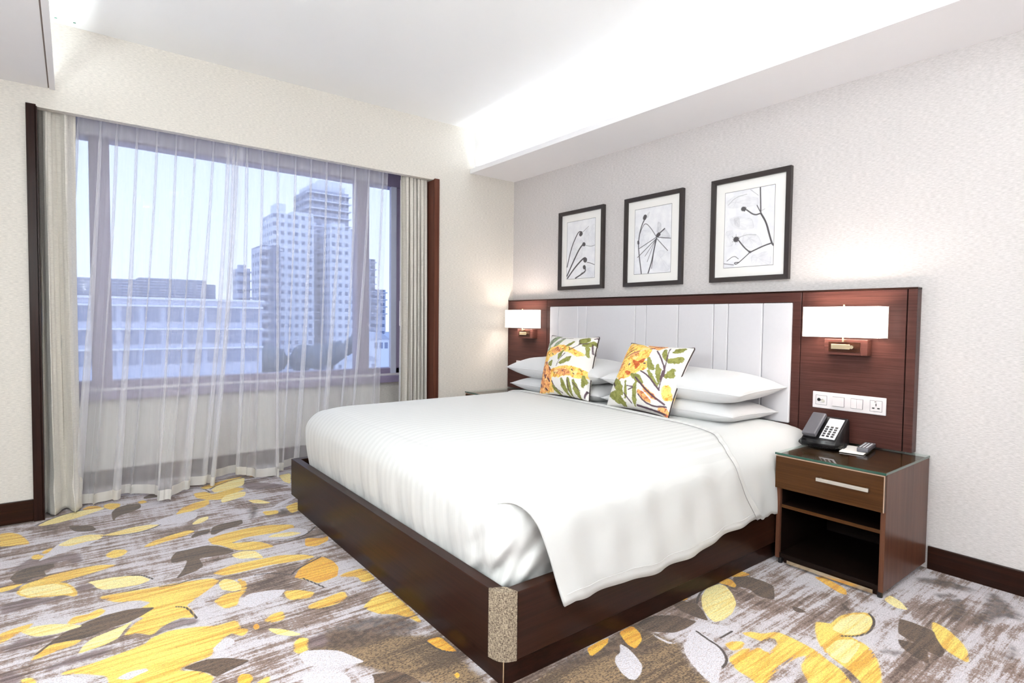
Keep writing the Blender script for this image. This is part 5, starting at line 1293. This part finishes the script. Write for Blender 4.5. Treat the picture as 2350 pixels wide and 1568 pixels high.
tower(57, 72, 220, 236, 40.5, fa, sw, 'slim white tower with a small rooftop block', 0, cap=[(58.5, 62, 222, 230, 40.5, 44.5), (64, 72, 220.5, 232, 40.5, 41.8)])
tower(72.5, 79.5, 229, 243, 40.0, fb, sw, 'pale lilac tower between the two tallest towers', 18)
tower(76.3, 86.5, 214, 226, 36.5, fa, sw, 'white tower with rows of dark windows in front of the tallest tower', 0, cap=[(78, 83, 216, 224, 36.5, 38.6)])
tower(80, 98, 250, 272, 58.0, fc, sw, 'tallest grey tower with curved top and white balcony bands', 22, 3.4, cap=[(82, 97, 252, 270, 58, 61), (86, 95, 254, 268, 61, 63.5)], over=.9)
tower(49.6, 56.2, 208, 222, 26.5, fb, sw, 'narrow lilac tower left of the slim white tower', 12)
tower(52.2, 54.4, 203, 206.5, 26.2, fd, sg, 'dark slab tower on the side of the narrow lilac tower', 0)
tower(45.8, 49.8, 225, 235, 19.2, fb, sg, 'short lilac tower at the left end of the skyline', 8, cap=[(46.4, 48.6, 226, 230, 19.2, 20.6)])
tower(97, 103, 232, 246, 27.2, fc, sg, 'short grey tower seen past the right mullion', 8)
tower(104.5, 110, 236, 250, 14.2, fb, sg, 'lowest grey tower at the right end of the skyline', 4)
# low long building close by
lb = empty('office_building', (-8, 66, GZ), 'long low pale building with three rows of windows across the street', 'building')
bm = BM(); box(bm, -45, 12.7, 60, 84, GZ, 2.85); obj('wall', bm, plain('lilac_white_render', (206, 208, 226), .8, sc=.3), lb)
bm = BM(); box(bm, -45, 12.9, 59.7, 60.1, 2.75, 2.95); obj('parapet_cap', bm, sw, lb)
bm = BM(); 
box(bm, -20, 2.0, 63, 74, 2.85, 4.75); box(bm, 2.0, 8.0, 63.4, 74, 2.85, 5.0); box(bm, 8.0, 9.0, 64, 74, 2.85, 4.6)
lv = facade('louvred_cladding', (146, 146, 164), (176, 178, 194), 400, .28, 1, .5); obj('roof_plant_room', bm, lv, lb)
wing = plain('pale_window_glass', (150, 156, 182), .25)
for (za, zb) in ((.66, 1.95), (-1.5, -.28), (-3.45, -2.2)):
    for i in range(12):
        x = -8.5+i*1.78
        f_ = B('window', M['winframe'] if 0 else wing, lb, (x, x+1.25, 59.9, 60.02, za, zb), bev=0)
    bm = BM(); box(bm, -45, 12.8, 59.75, 60.0, zb+.12, zb+.28); obj('ledge', bm, sw, lb)
# garden trees and small houses between
def tree(x, y, r, h, label, seed):
    root = empty('tree', (x, y, GZ), label, 'tree', 'trees below the towers')
    bm = BM(); rr = random.Random(seed)
    for k_ in range(6):
        a = rr.uniform(0, 6.28); d = r*.55*rr.random()**.5; s = r*rr.uniform(.45, .75)
        bmesh.ops.create_icosphere(bm, subdivisions=3, radius=s, matrix=Matrix.Translation((x+d*math.cos(a), y+d*math.sin(a), h-s*rr.uniform(.9, 1.4))))
    for v in bm.verts:
        n_ = math.sin(v.co.x*2.1+seed)*math.sin(v.co.y*2.3)*math.sin(v.co.z*2.7+1)
        v.co += Vector((n_, n_*.7, n_*.8))*.35
    obj('crown', bm, M['leaf'], root, True)
    bm = BM(); tube(bm, [(x, y, GZ), (x, y, h-r)], .35, 8); obj('trunk', bm, M['bark'], root)
M['leaf'] = plain('grey_green_foliage', (116, 124, 140), .9, var=.25, sc=.8); M['bark'] = plain('tree_bark', (110, 100, 100), .9)
ORD = ('leftmost', 'second from the left', 'third from the left', 'fourth from the left', 'fifth from the left', 'sixth from the left', 'rightmost')
for i, (x, y, r_, h) in enumerate(((26, 138, 4.2, -7.0), (34.5, 143, 4.4, -6.0), (43.5, 140, 4.4, -5.6), (52, 146, 4.2, -5.2), (61, 150, 4.4, -3.2), (70, 148, 4.2, -4.2), (78.5, 146, 4.0, -4.5))):
    tree(x, y, r_, h, 'grey green treetop below the distant towers, '+ORD[i]+' of the row', i)
for i, (x, y, w, h, lab) in enumerate(((47, 112, 5, -8, 'small white house with shallow roof among the trees'), (53, 118, 4, -3.6, 'white house with a pitched roof below the right mullion'), (60.5, 124, 6, -4, 'white villa at the right edge of the window view'))):
    r = empty('house', (x, y, GZ), lab, 'house', 'small houses below the towers')
    bm = BM(); box(bm, x-w/2, x+w/2, y, y+6, GZ, h); obj('wall', bm, sw, r)
    bm = BM(); a = [bm.verts.new(p) for p in ((x-w/2-.3, y-.3, h), (x+w/2+.3, y-.3, h), (x, y-.3, h+1.6))]; b = [bm.verts.new((v.co.x, y+6.3, v.co.z)) for v in a]
    bm.faces.new(a); bm.faces.new(b[::-1])
    for k_ in range(3): bm.faces.new((a[k_], b[k_], b[(k_+1) % 3], a[(k_+1) % 3]))
    obj('roof', bm, sg, r)
    for k_ in range(3): B('window', wing, r, (x-w/2+.6+k_*w/3.2, x-w/2+1.4+k_*w/3.2, y-.05, y+.02, h-2.2, h-.8), bev=0)
